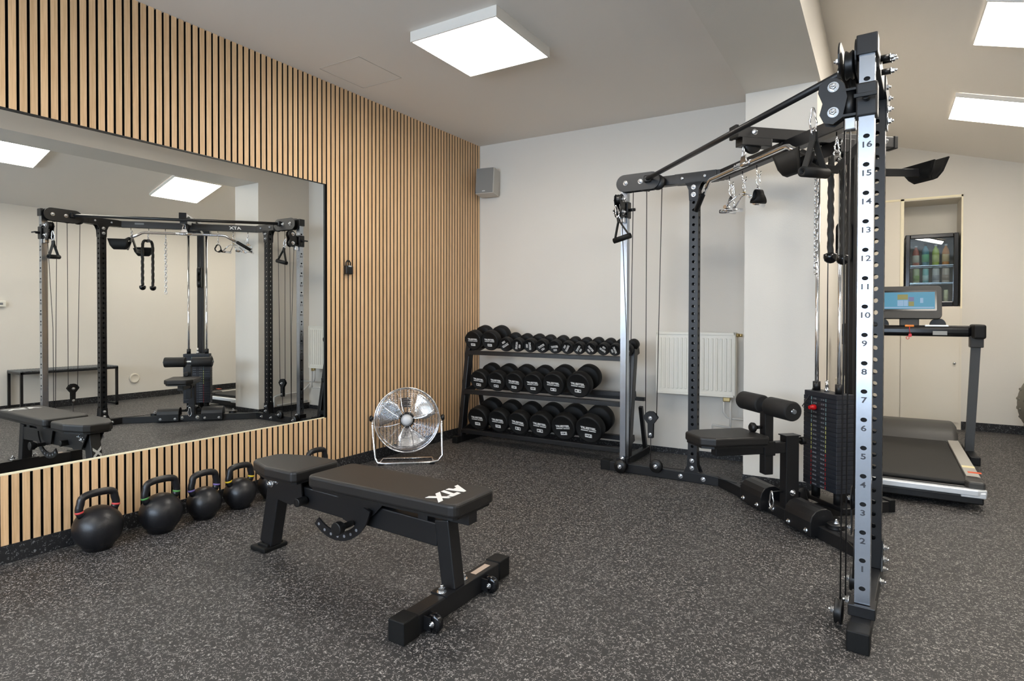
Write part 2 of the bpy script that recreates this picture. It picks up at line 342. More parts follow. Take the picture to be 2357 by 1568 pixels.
# ceiling lamps
def lamp(x, y, z, tilt, label, dep=.06):
    t = empty('ceiling_lamp', (x, y, z), 0, label, 'ceiling lamp', 'square ceiling lamps'); t.rotation_euler = (0, tilt, 0)
    w = .3; e = .009; mb = MB(); mb.bb((-w, -w, -dep), (-w+e, w, 0)); mb.bb((w-e, -w, -dep), (w, w, 0)); mb.bb((-w+e, -w, -dep), (w-e, -w+e, 0)); mb.bb((-w+e, w-e, -dep), (w-e, w, 0))
    mb.obj('frame', M_LAMPF, t)
    mb = MB(); T = Matrix.Translation((0, 0, -dep+.006)); mb.prism(rrect(.580, .580, .016), .008, T); mb.obj('diffuser', M_LAMP, t)
ts = math.atan(.295)
lamp(1.3045, -1.862, H, 0, 'white square ceiling lamp on the flat ceiling above the kettlebell wall')
lamp(4.115, -.59, zc(4.115)-.002, ts, 'square lamp on the sloped ceiling, at the top right corner of the view', .03)
lamp(4.115, 1.0, zc(4.115)-.002, ts, 'square lamp on the sloped ceiling nearest the far wall', .03)
lamp(3.93, -2.44, zc(3.93)-.002, ts, 'square sloped-ceiling lamp seen only in the mirror at its left edge', .03)
lamp(1.3045, -5.2, H, 0, 'square lamp on the flat ceiling behind the camera')
lamp(4.115, -4.6, zc(4.115)-.002, ts, 'square lamp on the sloped ceiling behind the camera', .03)

# ------------------------------------------------------------------ cable machine (local frame: x along the beam, -y towards the mirror)
MC = (2.8135, -1.3055, 0); MR = math.radians(-47.12)
mc = empty('cable_machine', MC, MR, 'black V-shaped cable machine with chrome slider posts and lat seat', 'gym machine')
ca, sa = math.cos(math.radians(46)), math.sin(math.radians(46))
def wing(s, t, z, side):       # s along the wing from the black upright, t towards the inside (front)
    return (side*(.784+ca*s-sa*t), -sa*s-ca*t, z)
WR = {1: -math.radians(46), -1: math.radians(46)}
UP = V((0, 0, 1))
def wdir(side): return V((side*ca, -sa, 0))
def wnrm(side): return V((-side*sa, -ca, 0))
BOLT = None
def bolt(p, n, parent, r=.011, h=.012):
    """zinc bolt head with washer, n = outward direction"""
    global BOLT
    if BOLT is None:
        b = MB(); b.lathe([(1.45, 0), (1.45, .22)], 16); b.lathe([(1, .2), (1, 1.0), (.75, 1.15)], 6, flat=True); b.lathe([(.5, 1.1), (.5, 1.7), (.3, 1.8)], 10)
        me = b.obj('bolt', M_STEEL); BOLT = me.data; bpy.data.objects.remove(me)
    o = bpy.data.objects.new('bolt', BOLT); COL.objects.link(o); o.parent = parent
    n = V(n).normalized(); x = n.orthogonal().normalized(); y = n.cross(x)
    o.matrix_basis = basis(x*r, y*r, n*h, p); return o
def holed(name, P, rz, w, z0, z1, pitch, zf, rx, rz_, faces, m, parent, wall=.003, nseg=12):
    """square steel tube with real holes through chosen faces"""
    b = MB(); h = w/2; cx, cy = P
    R = Matrix.Translation((cx, cy, 0)) @ Matrix.Rotation(rz, 4, 'Z')
    for k in range(4):
        F = R @ Matrix.Rotation(k*PI/2, 4, 'Z')
        fn = lambda x, z, d=0: F @ V((x, -h+d, z))
        if k not in faces:
            b.add([fn(-h, z0), fn(h, z0), fn(h, z1), fn(-h, z1)], [(0, 1, 2, 3)]); continue
        zs = []; z = zf
        while z < z1-pitch*.3: zs.append(z); z += pitch
        prev = z0
        for zz in zs:
            a, c = max(z0, zz-pitch/2), min(z1, zz+pitch/2)
            if a > prev+1e-6: b.add([fn(-h, prev), fn(h, prev), fn(h, a), fn(-h, a)], [(0, 1, 2, 3)])
            outer = []; inner = []; deep = []
            for i in range(nseg):
                t = 2*PI*(i+.5)/nseg; cxx, czz = math.cos(t), math.sin(t)
                q = min(h/abs(cxx) if abs(cxx) > 1e-6 else 9, (pitch/2)/abs(czz) if abs(czz) > 1e-6 else 9)
                outer.append([cxx*q, zz+czz*q]); inner.append((cxx*rx, zz+czz*rz_))
            corner = [(h, c), (-h, c), (-h, a), (h, a)]
            for cc in corner:
                j = min(range(nseg), key=lambda i: (outer[i][0]-cc[0])**2+(outer[i][1]-cc[1])**2); outer[j] = list(cc)
            vs = [fn(*q) for q in outer]+[fn(*q) for q in inner]+[fn(q[0], q[1], wall) for q in inner]
            fs = []
            for i in range(nseg):
                j = (i+1) % nseg; fs.append((i, j, nseg+j, nseg+i)); fs.append((nseg+i, nseg+j, 2*nseg+j, 2*nseg+i))
            b.add(vs, fs); prev = c
        if prev < z1: b.add([fn(-h, prev), fn(h, prev), fn(h, z1), fn(-h, z1)], [(0, 1, 2, 3)])
    b.add([R @ V((x, y, z1)) for x, y in ((-h, -h), (h, -h), (h, h), (-h, h))], [(0, 1, 2, 3)])
    return b.obj(name, m, parent)
YM = .134; XB = .655; BW = .062
TB = 2.064
for side in (-1, 1):
    d, n, rz = wdir(side), wnrm(side), WR[side]
    holed('black_upright', wing(0, 0, 0, side)[:2], rz, .06, .068, TB-.03, .05, .195, .0105, .0105, (0, 1, 2, 3), M_FRAME, mc)
    post = holed('chrome_post', wing(.502, 0, 0, side)[:2], rz, .048, .108, TB+.0, .1, .162, .0105, .008, (1,) if side > 0 else (3,), M_SATIN, mc)
    # black box added inside the chrome post, painted-in shade for its holes
    b = MB(); c = wing(.502, 0, 0, side); b.box((c[0], c[1], 1.08), (.034, .034, 1.9), rz); b.obj('hole_shade_box', M_HOLE, post)
    # numbers on the outer face
    for k in range(1, 19):
        if k == 17: continue
        q = V(wing(.502+.0246, 0, .162+.1*k-.031, side)); X = UP.cross(d)
        text(str(k), .028, M_DARKP, 'number', post, basis(X, UP, d, q), bold=.02, wscale=1.3)
    # bottom rails : foot end -> bend
    for z, nm in ((.033, 'base_rail'), (TB, 'top_rail')):
        b = MB(); e = .66 if z < 1 else .42
        b.beam(wing(-.188, 0, z, side), wing(e, 0, z, side), BW, .066); b.obj(nm, M_FRAME, mc, bevel=.004)
    b = MB(); b.beam(wing(.60, 0, .034, side), wing(.675, 0, .034, side), .07, .074); tag(b.obj('rubber_foot', M_RUB, mc, bevel=.005), 'black rubber end cap')
    b = MB(); b.beam(wing(.46, 0, .085, side), wing(.545, 0, .085, side), .085, .04); b.obj('post_bracket', M_FRAME, mc, bevel=.003)
    # gussets at foot and head of the upright
    for zz, sg in ((.066, 1), (TB-.033, -1)):
        for tt in (.034, -.034):
            b = MB(); pl = [(-.055, 0), (.055, 0), (.034, .05), (.030, .12), (-.030, .12), (-.034, .05)]
            c = V(wing(0, tt, zz, side)); b.prism([(x, y*sg) for x, y in (pl if sg > 0 else pl)], .005, basis(d, UP, n, c)); b.obj('gusset_plate', M_FRAME, mc)
            for hh in (.034, .084):
                bolt(c+UP*sg*hh+n*(.003 if tt > 0 else -.003), n if tt > 0 else -n, mc)
    for ss in (-.075, .078):
        for z in (.033, TB):
            for tt in (1, -1): bolt(V(wing(ss, .031*tt, z, side)), n*tt, mc)
    bolt(V(wing(.50, .042, .10, side)), n, mc)
    # curved T plate at the head
    for tt in (.034, -.034):
        b = MB(); c = V(wing(0, tt, TB, side)); pl = [(-.15, .033), (.13, .033), (.13, -.033), (.06, -.036), (.036, -.06), (-.036, -.06), (-.06, -.036), (-.15, -.033)]
        b.prism(pl, .005, basis(d, UP, n, c)); b.obj('tee_plate', M_FRAME, mc)
    # pulley cover plates of the wing head
    for tt in (.036, .088):
        b = MB(); c = V(wing(.375, tt, TB+.002, side)); b.prism(stadium(.20, .060, 12), .006, basis(d, UP, n, c)); b.obj('pulley_cover', M_FRAME, mc, bevel=.001)
    for ss in (.465, .355): bolt(V(wing(ss, .091, TB+.002, side)), n, mc, .012, .012)
    for ss in (.44, .33, .24):
        b = MB(); c = V(wing(ss, .062, TB-.012, side)); b.lathe([(.012, -.018), (.05, -.014), (.052, -.010), (.044, 0), (.052, .010), (.05, .014), (.012, .018)], 24, basis(d, UP, -n, c) @ Matrix.Rotation(0, 4, 'X')); b.obj('pulley', M_BLACK, mc)
    for ss, hh in ((.41, .0), (.30, .03), (.35, -.03)):
        b = MB(); c = V(wing(ss, .0, TB+hh, side)); b.cyl(c-n*.033, c-n*.062, .011, 10); b.obj('spacer', M_BLACK, mc); bolt(c-n*.062, -n, mc, .009, .012)
    # top cap of chrome post
    b = MB(); c = V(wing(.502, 0, TB+.018, side)); b.box(c, (.072, .066, .070), rz); b.obj('post_cap', M_FRAME, mc, bevel=.004)
    # slider with swivel pulley housing
    sl = None
    b = MB(); zt, zb = 1.950, 1.832; c = V(wing(.502, 0, (zt+zb)/2, side)); b.box(c, (.066, .066, zt-zb), rz)
    sl = b.obj('slider', M_FRAME, mc, bevel=.006)
    b = MB(); b.cyl(c-d*.03, c-d*.075, .011, 14); b.obj('stop_pin', M_BLACK, sl); b = MB(); c0 = c+d*.033; b.cyl(c0, c0+d*.03, .012, 14); b.cyl(c0+d*.03, c0+d*.045, .006, 10); b.beam(c0+d*.045-n*.035, c0+d*.045+n*.035, .008, .014, UP); b.obj('pull_pin', M_BLACK, sl, bevel=.002)
    b = MB(); b.cyl(c+n*.055-UP*.05, c+n*.055+UP*.05, .02, 16); b.beam(c+n*.02+UP*.045, c+n*.075+UP*.045, .05, .008); b.beam(c+n*.02-UP*.045, c+n*.075-UP*.045, .05, .008); b.obj('swivel_hinge', M_BLACK, sl)
    b = MB(); b.box(c+n*.052-UP*.074, (.036, .036, .045), rz); tag(b.obj('cable_clamp', M_STEEL, sl, bevel=.004), 'bright zinc clamp under the slider')
    hc = c+n*.105+UP*.02
    for tt in (-.022, .022):
        b = MB(); pl = [(-.03, -.07), (-.045, .0), (-.035, .05), (-.01, .075), (.02, .078), (.045, .06), (.05, .03), (.035, -.01), (.045, -.05), (.03, -.082), (0, -.09)]
        b.prism(pl, .004, basis(n, UP, n.cross(UP), hc+d*tt)); b.obj('housing_plate', M_FRAME, sl, bevel=.001)
    for dz in (.043, -.048):
        b = MB(); b.lathe([(.01, -.015), (.034, -.013), (.036, -.009), (.03, 0), (.036, .009), (.034, .013), (.01, .015)], 24, basis(n, UP, n.cross(UP), hc+UP*dz)); b.obj('pulley', M_BLACK, sl)
        for sg in (-1, 1): bolt(hc+UP*dz+d*.024*sg, d*sg, sl, .013, .013)
    # floating pulley and base pulleys
    fz = .415; c = V(wing(.286, .045, fz, side)); fp = None
    b = MB(); pl = [(-.018, -.14), (.018, -.14), (.02, -.04), (.036, -.02), (.05, 0), (.052, .01), (.046, .014), (.036, .032), (.015, .046), (-.015, .046), (-.036, .032), (-.046, .014), (-.052, .01), (-.05, 0), (-.036, -.02), (-.02, -.04)]
    for tt in (-.011, .011): b.prism(pl, .004, basis(d, UP, n, c+n*tt))
    fp = b.obj('floating_pulley', M_BLACK, mc)
    b = MB(); b.lathe([(.01, -.008), (.042, -.007), (.036, 0), (.042, .007), (.01, .008)], 24, basis(d, UP, n, c)); b.obj('wheel', M_BLACK, fp)
    bolt(c+n*.013, n, fp, .010, .01); bolt(c+n*.013-UP*.115, n, fp, .009, .01)
    bolt(c-n*.013, -n, fp, .010, .01); bolt(c-n*.013-UP*.115, -n, fp, .009, .01)
    for ss, zz, tt in ((.245, .083, .05), (.50, .052, .075)):
        b = MB(); c2 = V(wing(ss, tt, zz, side)); b.lathe([(.01, -.014), (.044, -.013), (.046, -.008), (.036, 0), (.046, .008), (.044, .013), (.01, .014)], 28, basis(d, UP, n, c2)); b.obj('base_pulley', M_BLACK, mc); bolt(c2+n*.015, n, mc, .011, .011)
    # cables
    for pth in ([wing(.418, .06, TB-.04, side), wing(.428, .06, 1.2, side), wing(.44, .06, .09, side)],
                [wing(.325, .045, TB-.04, side), wing(.325, .045, fz, side)], [wing(.215, .045, TB-.04, side), wing(.245, .045, fz, side)],
                [wing(.286, .045, fz-.12, side), wing(.286, .05, .10, side)], [hc+n*.002+d*0-UP*.0-n*.036+UP*.0, V(wing(.46, .072, 1.0, side)), V(wing(.46, .075, .08, side))],
                [wing(.20, .03, .075, side), wing(.02, .01, .075, side), (side*.44, YM-.02, .078)]):
        b = MB(); b.tube(pth, .0028, 6); b.obj('cable', M_CABLE, mc)
# middle rails
for z, nm in ((.033, 'base_rail'), (TB, 'top_rail')):
    b = MB(); b.beam((-XB-.004, YM, z), (XB+.004, YM, z), BW, .066); b.obj(nm, M_FRAME, mc, bevel=.004)
text('ATX', .042, M_WHITE, 'lettering', mc, basis((1, 0, 0), (0, 0, 1), (0, -1, 0), (-.44, YM-BW/2-.0006, TB)), bold=.03, shear=.15, wscale=1.35)
b = MB(); b.bb((.435, YM-BW/2-.001, TB+.0), (.52, YM-BW/2, TB+.018)); tag(b.obj('rating_sticker', M_GREYP, mc), 'small grey rating sticker')
# pull-up bar across the wings
b = MB(); a = V(wing(.30, .105, TB+.012, -1)); c = V(wing(.30, .105, TB+.012, 1)); b.cyl(a, c, .015, 16); b.obj('pull_up_bar', M_FRAME, mc)
for side, p in ((-1, a), (1, c)):
    b = MB(); b.beam(p-wnrm(side)*.02, p+wnrm(side)*.012, .05, .05); b.obj('bar_bracket', M_FRAME, mc, bevel=.01)
# boom, rear column, rear base rail
b = MB(); b.bb((-.03, -.185, 2.095), (.03, .82, 2.157)); b.obj('boom', M_FRAME, mc, bevel=.004)
b = MB(); b.bb((-.034, .80, 2.09), (.034, .825, 2.162)); b.bb((-.034, -.2, 2.09), (.034, -.18, 2.162)); tag(b.obj('end_cap', M_RUB, mc, bevel=.004), 'black end caps')
b = MB(); b.bb((-.035, -.16, 2.055), (.035, .02, 2.098)); b.obj('pulley_fork', M_FRAME, mc, bevel=.003)
b = MB(); b.lathe([(.01, -.014), (.05, -.012), (.052, -.008), (.042, 0), (.052, .008), (.05, .012), (.01, .014)], 28, basis((0, 1, 0), (0, 0, 1), (1, 0, 0), (0, -.08, 2.07))); b.obj('pulley', M_BLACK, mc)
for y in (-.085, .25, .74):
    for sx in (-1, 1): bolt(V((.03*sx, y, 2.128)), V((sx, 0, 0)), mc)
b = MB(); b.bb((-.03, .54, .06), (.03, .60, 2.095)); b.obj('rear_column', M_FRAME, mc, bevel=.003)
b = MB(); b.bb((-.031, YM+.03, 0), (.031, .80, .064)); b.obj('rear_base_rail', M_FRAME, mc, bevel=.004)
b = MB(); b.bb((-.036, .79, 0), (.036, .83, .072)); tag(b.obj('rubber_foot', M_RUB, mc, bevel=.004), 'black rubber end cap')
b = MB(); b.bb((-.17, .37, .064), (.17, .46, .09)); b.obj('rod_bridge', M_FRAME, mc, bevel=.004); b = MB(); b.bb((-.13, .37, 2.02), (.13, .46, 2.095)); b.obj('rod_bridge', M_FRAME, mc, bevel=.004)
b = MB(); b.beam((-.1, .2, 2.0), (-.02, .36, 2.09), .02, .01); b.beam((0.0, .02, 2.0), (0.0, .10, 2.09), .02, .01); b.obj('cable_guard', M_BLACK, mc)
# guide rods and weight stack
for sx in (-1, 1):
    b = MB(); b.cyl((sx*.09, .405, .08), (sx*.09, .405, 2.03), .0115, 16); b.obj('guide_rod', M_CHROME, mc)
    b = MB(); b.cyl((sx*.09, .405, .70), (sx*.09, .405, .752), .021, 18); b.obj('rod_bushing', M_BLACK, mc)
    b = MB(); b.cyl((sx*.09, .405, .085), (sx*.09, .405, .158), .024, 18); b.obj('rod_buffer', M_RUB, mc)
NP = 20; ph = (.672-.158)/NP
for k in range(NP):
    z = .158+k*ph
    b = MB(); b.bb((-.135, .355, z+.0006), (.135, .460, z+ph-.0006)); pl = b.obj('weight_plate', M_PLATE, mc, bevel=.0015, seg=1)
    kg = (NP-k)*5
    text('%d KG' % kg, .0115, M_GREYP, 'marking', pl, basis((1, 0, 0), (0, 0, 1), (0, -1, 0), (-.040, .3546, z+ph/2)), bold=.03)
    text('%d LB' % round(kg*2.2), .0115, M_GREYP, 'marking', pl, basis((1, 0, 0), (0, 0, 1), (0, -1, 0), (.024, .3546, z+ph/2)), bold=.03)
    cc = [srgb(120, 150, 150), srgb(190, 190, 110), srgb(160, 40, 40)][0 if k > 13 else 1 if k > 7 else 2]
    ms = bpy.data.materials.get('strip%d' % (0 if k > 13 else 1 if k > 7 else 2)) or mat('strip%d' % (0 if k > 13 else 1 if k > 7 else 2), cc, .5)
    b = MB(); b.bb((-.070, .3543, z+.004), (-.065, .3552, z+ph-.004)); b.bb((.047, .3543, z+.004), (.052, .3552, z+ph-.004)); b.obj('colour_strip', ms, pl)
b = MB(); b.bb((-.125, .352, .672), (.135, .462, .700)); b.obj('head_plate', M_PLATE, mc, bevel=.002)
b = MB(); b.cyl((0, .40, .70), (0, .40, .72), .014, 16); b.cyl((0, .40, .72), (0, .40, .765), .009, 16); b.obj('selector_stem', M_CHROME, mc)
b = MB(); b.lathe([(.008, 0), (.016, .004), (.016, .022), (.010, .03), (.010, .04)], 18, basis((1, 0, 0), (0, 0, 1), (0, -1, 0), (-.036, .356, .610))); pin = b.obj('selector_pin', M_RED, mc)
b = MB(); b.tube([(-.036, .32, .61), (-.09, .325, .60), (-.115, .33, .605), (-.09, .35, .66), (-.072, .37, .72)], .003, 8); tag(b.obj('pin_cord', M_CABLE, pin), 'black retaining cord')
for x, y0_, y1_ in ((0, .40, .40), (.012, .5, .5), (-.012, .5, .5)):
    b = MB(); b.cyl((x, y0_, .76 if y0_ < .45 else .12), (x, y1_, 2.05), .0028, 6); b.obj('cable', M_CABLE, mc)
b = MB(); c = V((0, .50, 1.55)); pl = stadium(.16, .034); b.prism(pl, .004, basis((0, 0, 1), (0, 1, 0), (-1, 0, 0), c+V((.02, 0, 0)))); b.prism(pl, .004, basis((0, 0, 1), (0, 1, 0), (-1, 0, 0), c-V((.02, 0, 0)))); b.obj('double_pulley_plate', M_BLACK, mc)
for dz in (.07, -.07):
    b = MB(); b.lathe([(.01, -.014), (.042, -.012), (.044, -.008), (.036, 0), (.044, .008), (.042, .012), (.01, .014)], 24, basis((0, 1, 0), (0, 0, 1), (1, 0, 0), (0, .50, 1.55+dz))); b.obj('pulley', M_BLACK, mc)
# base pulleys around the stack
for c, ax in (((0, .245, .125), 1), ((.02, .49, .12), 1), ((.36, .17, .078), 0), ((-.40, .165, .078), 0)):
    b = MB(); T = basis((0, 1, 0), (0, 0, 1), (1, 0, 0), c) if ax else Matrix.Translation(c)
    b.lathe([(.01, -.013), (.042, -.012), (.044, -.008), (.036, 0), (.044, .008), (.042, .012), (.01, .013)], 24, T); b.obj('base_pulley', M_BLACK, mc)
    if not ax: bolt(V(c)+V((0, 0, .013)), UP, mc)
for sx in (-1, 1):
    b = MB(); b.tube([(sx*.44, YM-.0, .078), (sx*.36, YM+.04, .080), (sx*.1, .22, .10), (0, .26, .165)], .0028, 6); b.obj('cable', M_CABLE, mc)
# foot plates : half-round covers on the rail
for x0_, x1_ in ((-.315, -.107), (.107, .315)):
    b = MB(); prof = [(YM-.075+.0, .012), (YM-.075, .085), (YM-.066, .115), (YM-.045, .138), (YM-.015, .148), (YM+.02, .148), (YM+.045, .135), (YM+.058, .11), (YM+.058, .012)]
    T = basis((0, 1, 0), (0, 0, 1), (1, 0, 0), ((x0_+x1_)/2, 0, 0)); b.prism(prof, x1_-x0_, T); b.obj('foot_plate', M_FRAME, mc, bevel=.004)
    for x in (x0_+.035, x1_-.035): bolt(V((x, YM-.075, .037)), V((0, -1, 0)), mc, .009, .008)
for x in (-.062, .088): bolt(V((x, YM-.031, .04)), V((0, -1, 0)), mc, .013, .012)
# seat : post, arm, pad, roller post, thigh rollers
b = MB(); b.bb((-.03, .125, .05), (.03, .205, .462)); b.obj('seat_post', M_FRAME, mc, bevel=.004)
b = MB(); b.bb((-.034, .118, .462), (.034, .212, .468)); b.bb((-.036, .21, .03), (.036, .216, .15)); b.obj('post_cap', M_FRAME, mc)
b = MB(); b.prism([(.21, .06), (.30, .06), (.21, .16)], .006, basis((0, 1, 0), (0, 0, 1), (1, 0, 0), (0, 0, 0))); b.obj('gusset_plate', M_FRAME, mc)
for sx in (-1, 1): bolt(V((sx*.03, .165, .15)), V((sx, 0, 0)), mc, .012, .012)
b = MB(); b.cyl((0, .205, .43), (0, .235, .43), .010, 12); b.cyl((0, .235, .43), (0, .258, .43), .022, 18); b.obj('adjusting_knob', M_BLACK, mc, bevel=.003)
b = MB(); b.bb((-.026, -.30, .37), (.026, .125, .432)); b.obj('seat_arm', M_FRAME, mc, bevel=.004)
b = MB(); b.prism([(-.115, -.36), (-.08, -.415), (.08, -.415), (.115, -.36), (.125, -.06), (-.125, -.06)], .012, Matrix.Translation((0, 0, .437))); b.obj('seat_board', M_BLACK, mc)
b = MB(); pl = [(-.13, -.36), (-.085, -.425), (.085, -.425), (.13, -.36), (.135, -.06), (.12, -.045), (-.12, -.045), (-.135, -.06)]
b.prism(pl, .048, Matrix.Translation((0, 0, .467))); b.obj('seat_pad', M_VINYL, mc, bevel=.012, seg=3)
b = MB(); b.bb((-.026, -.005, .255), (.026, .047, .60)); b.obj('roller_post', M_FRAME, mc, bevel=.004)
b = MB(); b.bb((-.033, -.012, .36), (.033, .056, .44)); b.obj('post_sleeve', M_FRAME, mc, bevel=.004)
b = MB(); b.cyl((0, -.012, .515), (0, -.04, .515), .009, 12); b.lathe([(.010, 0), (.013, .01), (.026, .02), (.028, .035), (.018, .045)], 18, basis((1, 0, 0), (0, 0, 1), (0, -1, 0), (0, -.035, .515))); b.obj('adjusting_knob', M_BLACK, mc)
b = MB(); b.cyl((-.235, .02, .635), (.235, .02, .635), .012, 16); b.obj('roller_shaft', M_STEEL, mc)
for x0_, x1_ in ((-.228, -.032), (.028, .228)):
    b = MB(); b.cyl((x0_, .02, .635), (x1_, .02, .635), .052, 28); b.obj('thigh_roller', M_FOAM, mc, bevel=.008)
    xe = x0_ if x0_ < -.1 else x1_; sx = -1 if xe < 0 else 1
    b = MB(); b.cyl((xe, .02, .635), (xe+sx*.012, .02, .635), .012, 16); b.obj('end_plug', M_GREYPOST, mc, bevel=.002)
# hooks under the rail
HK = [.56, .396, .241, -.264, -.414, -.562]
for x in HK:
    b = MB(); pts = [(x, YM-.012, 2.035), (x, YM-.012, 1.985)]+[(x, YM-.012+.014*(1-math.cos(t)), 1.985-.016*math.sin(t)) for t in [PI*k/6 for k in range(1, 7)]]+[(x, YM+.016, 1.998)]
    b.tube(pts, .0032, 8); b.obj('hook', M_CHROME, mc)
def carabiner(parent, top, h=.075, w=.016, rz=0, r=.0035, name='carabiner'):
    b = MB(); T = Matrix.Translation(top) @ Matrix.Rotation(rz, 4, 'Z'); pts = []
    for k in range(20):
        t = 2*PI*k/20; z = -h/2+h/2*math.cos(t); ww = w*(.62 if math.cos(t) > 0 else 1.0); pts.append(T @ V((0, ww*math.sin(t), z)))
    b.tube(pts, r, 8, closed=True); return b.obj(name, M_CHROME, parent)
def mcw(p):
    return Matrix.Translation(MC) @ Matrix.Rotation(MR, 4, 'Z') @ V(p)
# small carabiner at the low row station
t = empty('carabiner', mcw((0, .075, .155)), MR, 'loose chrome carabiner hanging on the low pulley between the foot plates', 'carabiner')
carabiner(t, (0, -.02, 0), .095, .019, PI/2, .0045, 'carabiner_ring')
b = MB(); b.tube([(0, -.02, -.003), (0, .03, -.002), (0, .09, -.01)], .004, 8); b.obj('cable_stop', M_BLACK, t)

# ------------------------------------------------------------------ attachments
# lat bar
t = empty('lat_bar', mcw((0, -.132, 1.954)), MR, 'long chrome lat pulldown bar with black angled grips, hanging from the boom', 'lat bar')
b = MB(); b.tube([(-.50, .03, -.068), (-.41, .016, -.022), (-.386, .011, -.006), (-.36, .009, 0), (0, 0, 0), (.36, -.003, 0), (.386, -.004, -.006), (.41, -.006, -.022), (.50, -.008, -.068)], .0125, 14); b.obj('bar', M_CHROME, t)
b = MB(); b.cyl((-.075, 0, 0), (.075, 0, 0), .0155, 14); b.obj('collar', M_CHROME, t)
b = MB(); b.prism([(-.035, 0), (.035, 0), (.02, .04), (-.02, .04)], .007, basis((1, 0, 0), (0, 0, 1), (0, -1, 0), (0, 0, .01))); b.obj('lug', M_STEEL, t, bevel=.002)
for sx, yy in ((-1, .054), (1, -.014)):
    b = MB(); b.tube([(sx*.49, .028 if sx < 0 else -.008, -.062), (sx*.62, yy, -.14)], .0165, 14); tag(b.obj('grip', M_RUB, t, bevel=.003), 'black rubber grip')
carabiner(t, (0, 0, .105), .085, .016, PI/2)
b = MB(); b.sphere((0, 0, .118), .016); b.obj('cable_ball', M_BLACK, t)
# wide pad grip
t = empty('wide_pad_handle', mcw((.55, .125, 1.942)), MR, 'black wide pulldown handle with two cupped palm pads, on the hook nearest the near upright', 'gym handle')
for sy in (-1, 1):
    b = MB(); b.beam((0, -sy*.012, .0), (0, sy*.125, -.135), .012, .036, (0, sy, .9)); b.beam((0, sy*.118, -.138), (0, sy*.335, -.128), .012, .036, (0, 0, 1)); b.obj('arm', M_FRAME, t, bevel=.003)
    prof = [(-.022, .040), (-.020, .0), (-.012, -.028), (.006, -.042), (.026, -.034), (.038, -.005), (.055, .058)]
    NX = 8; outer = []
    vs = []; fs = []
    for layer in (0, 1):
        for k, (py, pz) in enumerate(prof):
            hw = .052+.040*min(1, max(0, (pz+.042)/.06))
            for i in range(NX+1):
                xx = (-1+2*i/NX)*hw; nrm = .006*layer
                vs.append((xx, sy*(.335+py+nrm), -.128+pz-nrm*.4))
    K = len(prof); L0 = K*(NX+1)
    for k in range(K-1):
        for i in range(NX):
            a_ = k*(NX+1)+i; q_ = (a_, a_+1, a_+NX+2, a_+NX+1); fs.append(q_); fs.append(tuple(L0+z_ for z_ in q_[::-1]))
    for k in range(K-1):
        for i in (0, NX): a_ = k*(NX+1)+i; fs.append((a_, a_+NX+1, L0+a_+NX+1, L0+a_))
    for i in range(NX):
        for k in (0, K-1): a_ = k*(NX+1)+i; fs.append((a_, a_+1, L0+a_+1, L0+a_))
    b = MB(); b.add(vs, fs, True); b.obj('palm_pad', M_RUB, t)
b = MB(); b.cyl((0, 0, -.01), (0, 0, .008), .014, 14); b.torus((0, 0, .014), .014, .004, 'X', 16, 6); b.obj('eye', M_STEEL, t)
carabiner(t, (0, 0, .062), .058, .013, 0)
# triceps rope
t = empty('triceps_rope', mcw((.402, .12, 1.93)), MR, 'black braided triceps rope with ball ends, hanging on the second hook from the near post', 'gym rope')
ra = V((.035, -.06, 0)); ra2 = V((-.026, .06, 0)); pts = []
for k in range(60):
    s_ = -1+2*k/59.; a_ = abs(s_); q = ra2 if s_ < 0 else ra; w = min(1, (a_/.16))**.7
    pts.append((q.x*w, q.y*w, -.03-.02*(1-math.cos(min(1, a_/.2)*PI/2))-max(0, a_-.10)*.52))
P2 = []
for i in range(len(pts)-1):
    for k in range(4): P2.append(V(pts[i]).lerp(V(pts[i+1]), k/4.))
P2.append(V(pts[-1]))
b = MB(); b.tube(P2, .0135, 12, rf=lambda i, k: 1+.16*math.cos(3*(2*PI*k/12)-i*.42)); b.obj('rope', M_ROPE, t)
for q in (P2[0], P2[-1]):
    b = MB(); b.lathe([(.016, .022), (.030, .016), (.031, 0), (.026, -.016), (.014, -.026), (.001, -.029)], 20, Matrix.Translation(q)); b.obj('end_ball', M_GLOSS, t)
b = MB(); b.cyl((-.012, -.012, -.03), (.012, .012, -.03), .017, 12); b.torus((0, 0, -.008), .018, .004, 'X', 16, 6); b.obj('steel_eye', M_CHROME, t)
carabiner(t, (0, 0, .062), .06, .013, 0)
# chain
t = empty('steel_chain', mcw((.241, .134, 1.98)), MR, 'long zinc steel chain hanging straight down beside the triceps rope', 'chain')
b = MB(); z = -.075; k = 0
while z > -.64:
    ps = []
    for q in range(14):
        a_ = 2*PI*q/14; yy = .0105*math.cos(a_); zz = z+.0075*math.sin(a_)+(.0105 if math.sin(a_) > 0 else -.0105); ps.append((yy, 0, zz) if k % 2 else (0, yy, zz))
    b.tube(ps, .0032, 6, closed=True); z -= .0285; k += 1
b.obj('links', M_STEEL, t); carabiner(t, (0, 0, 0), .07, .014, 0)
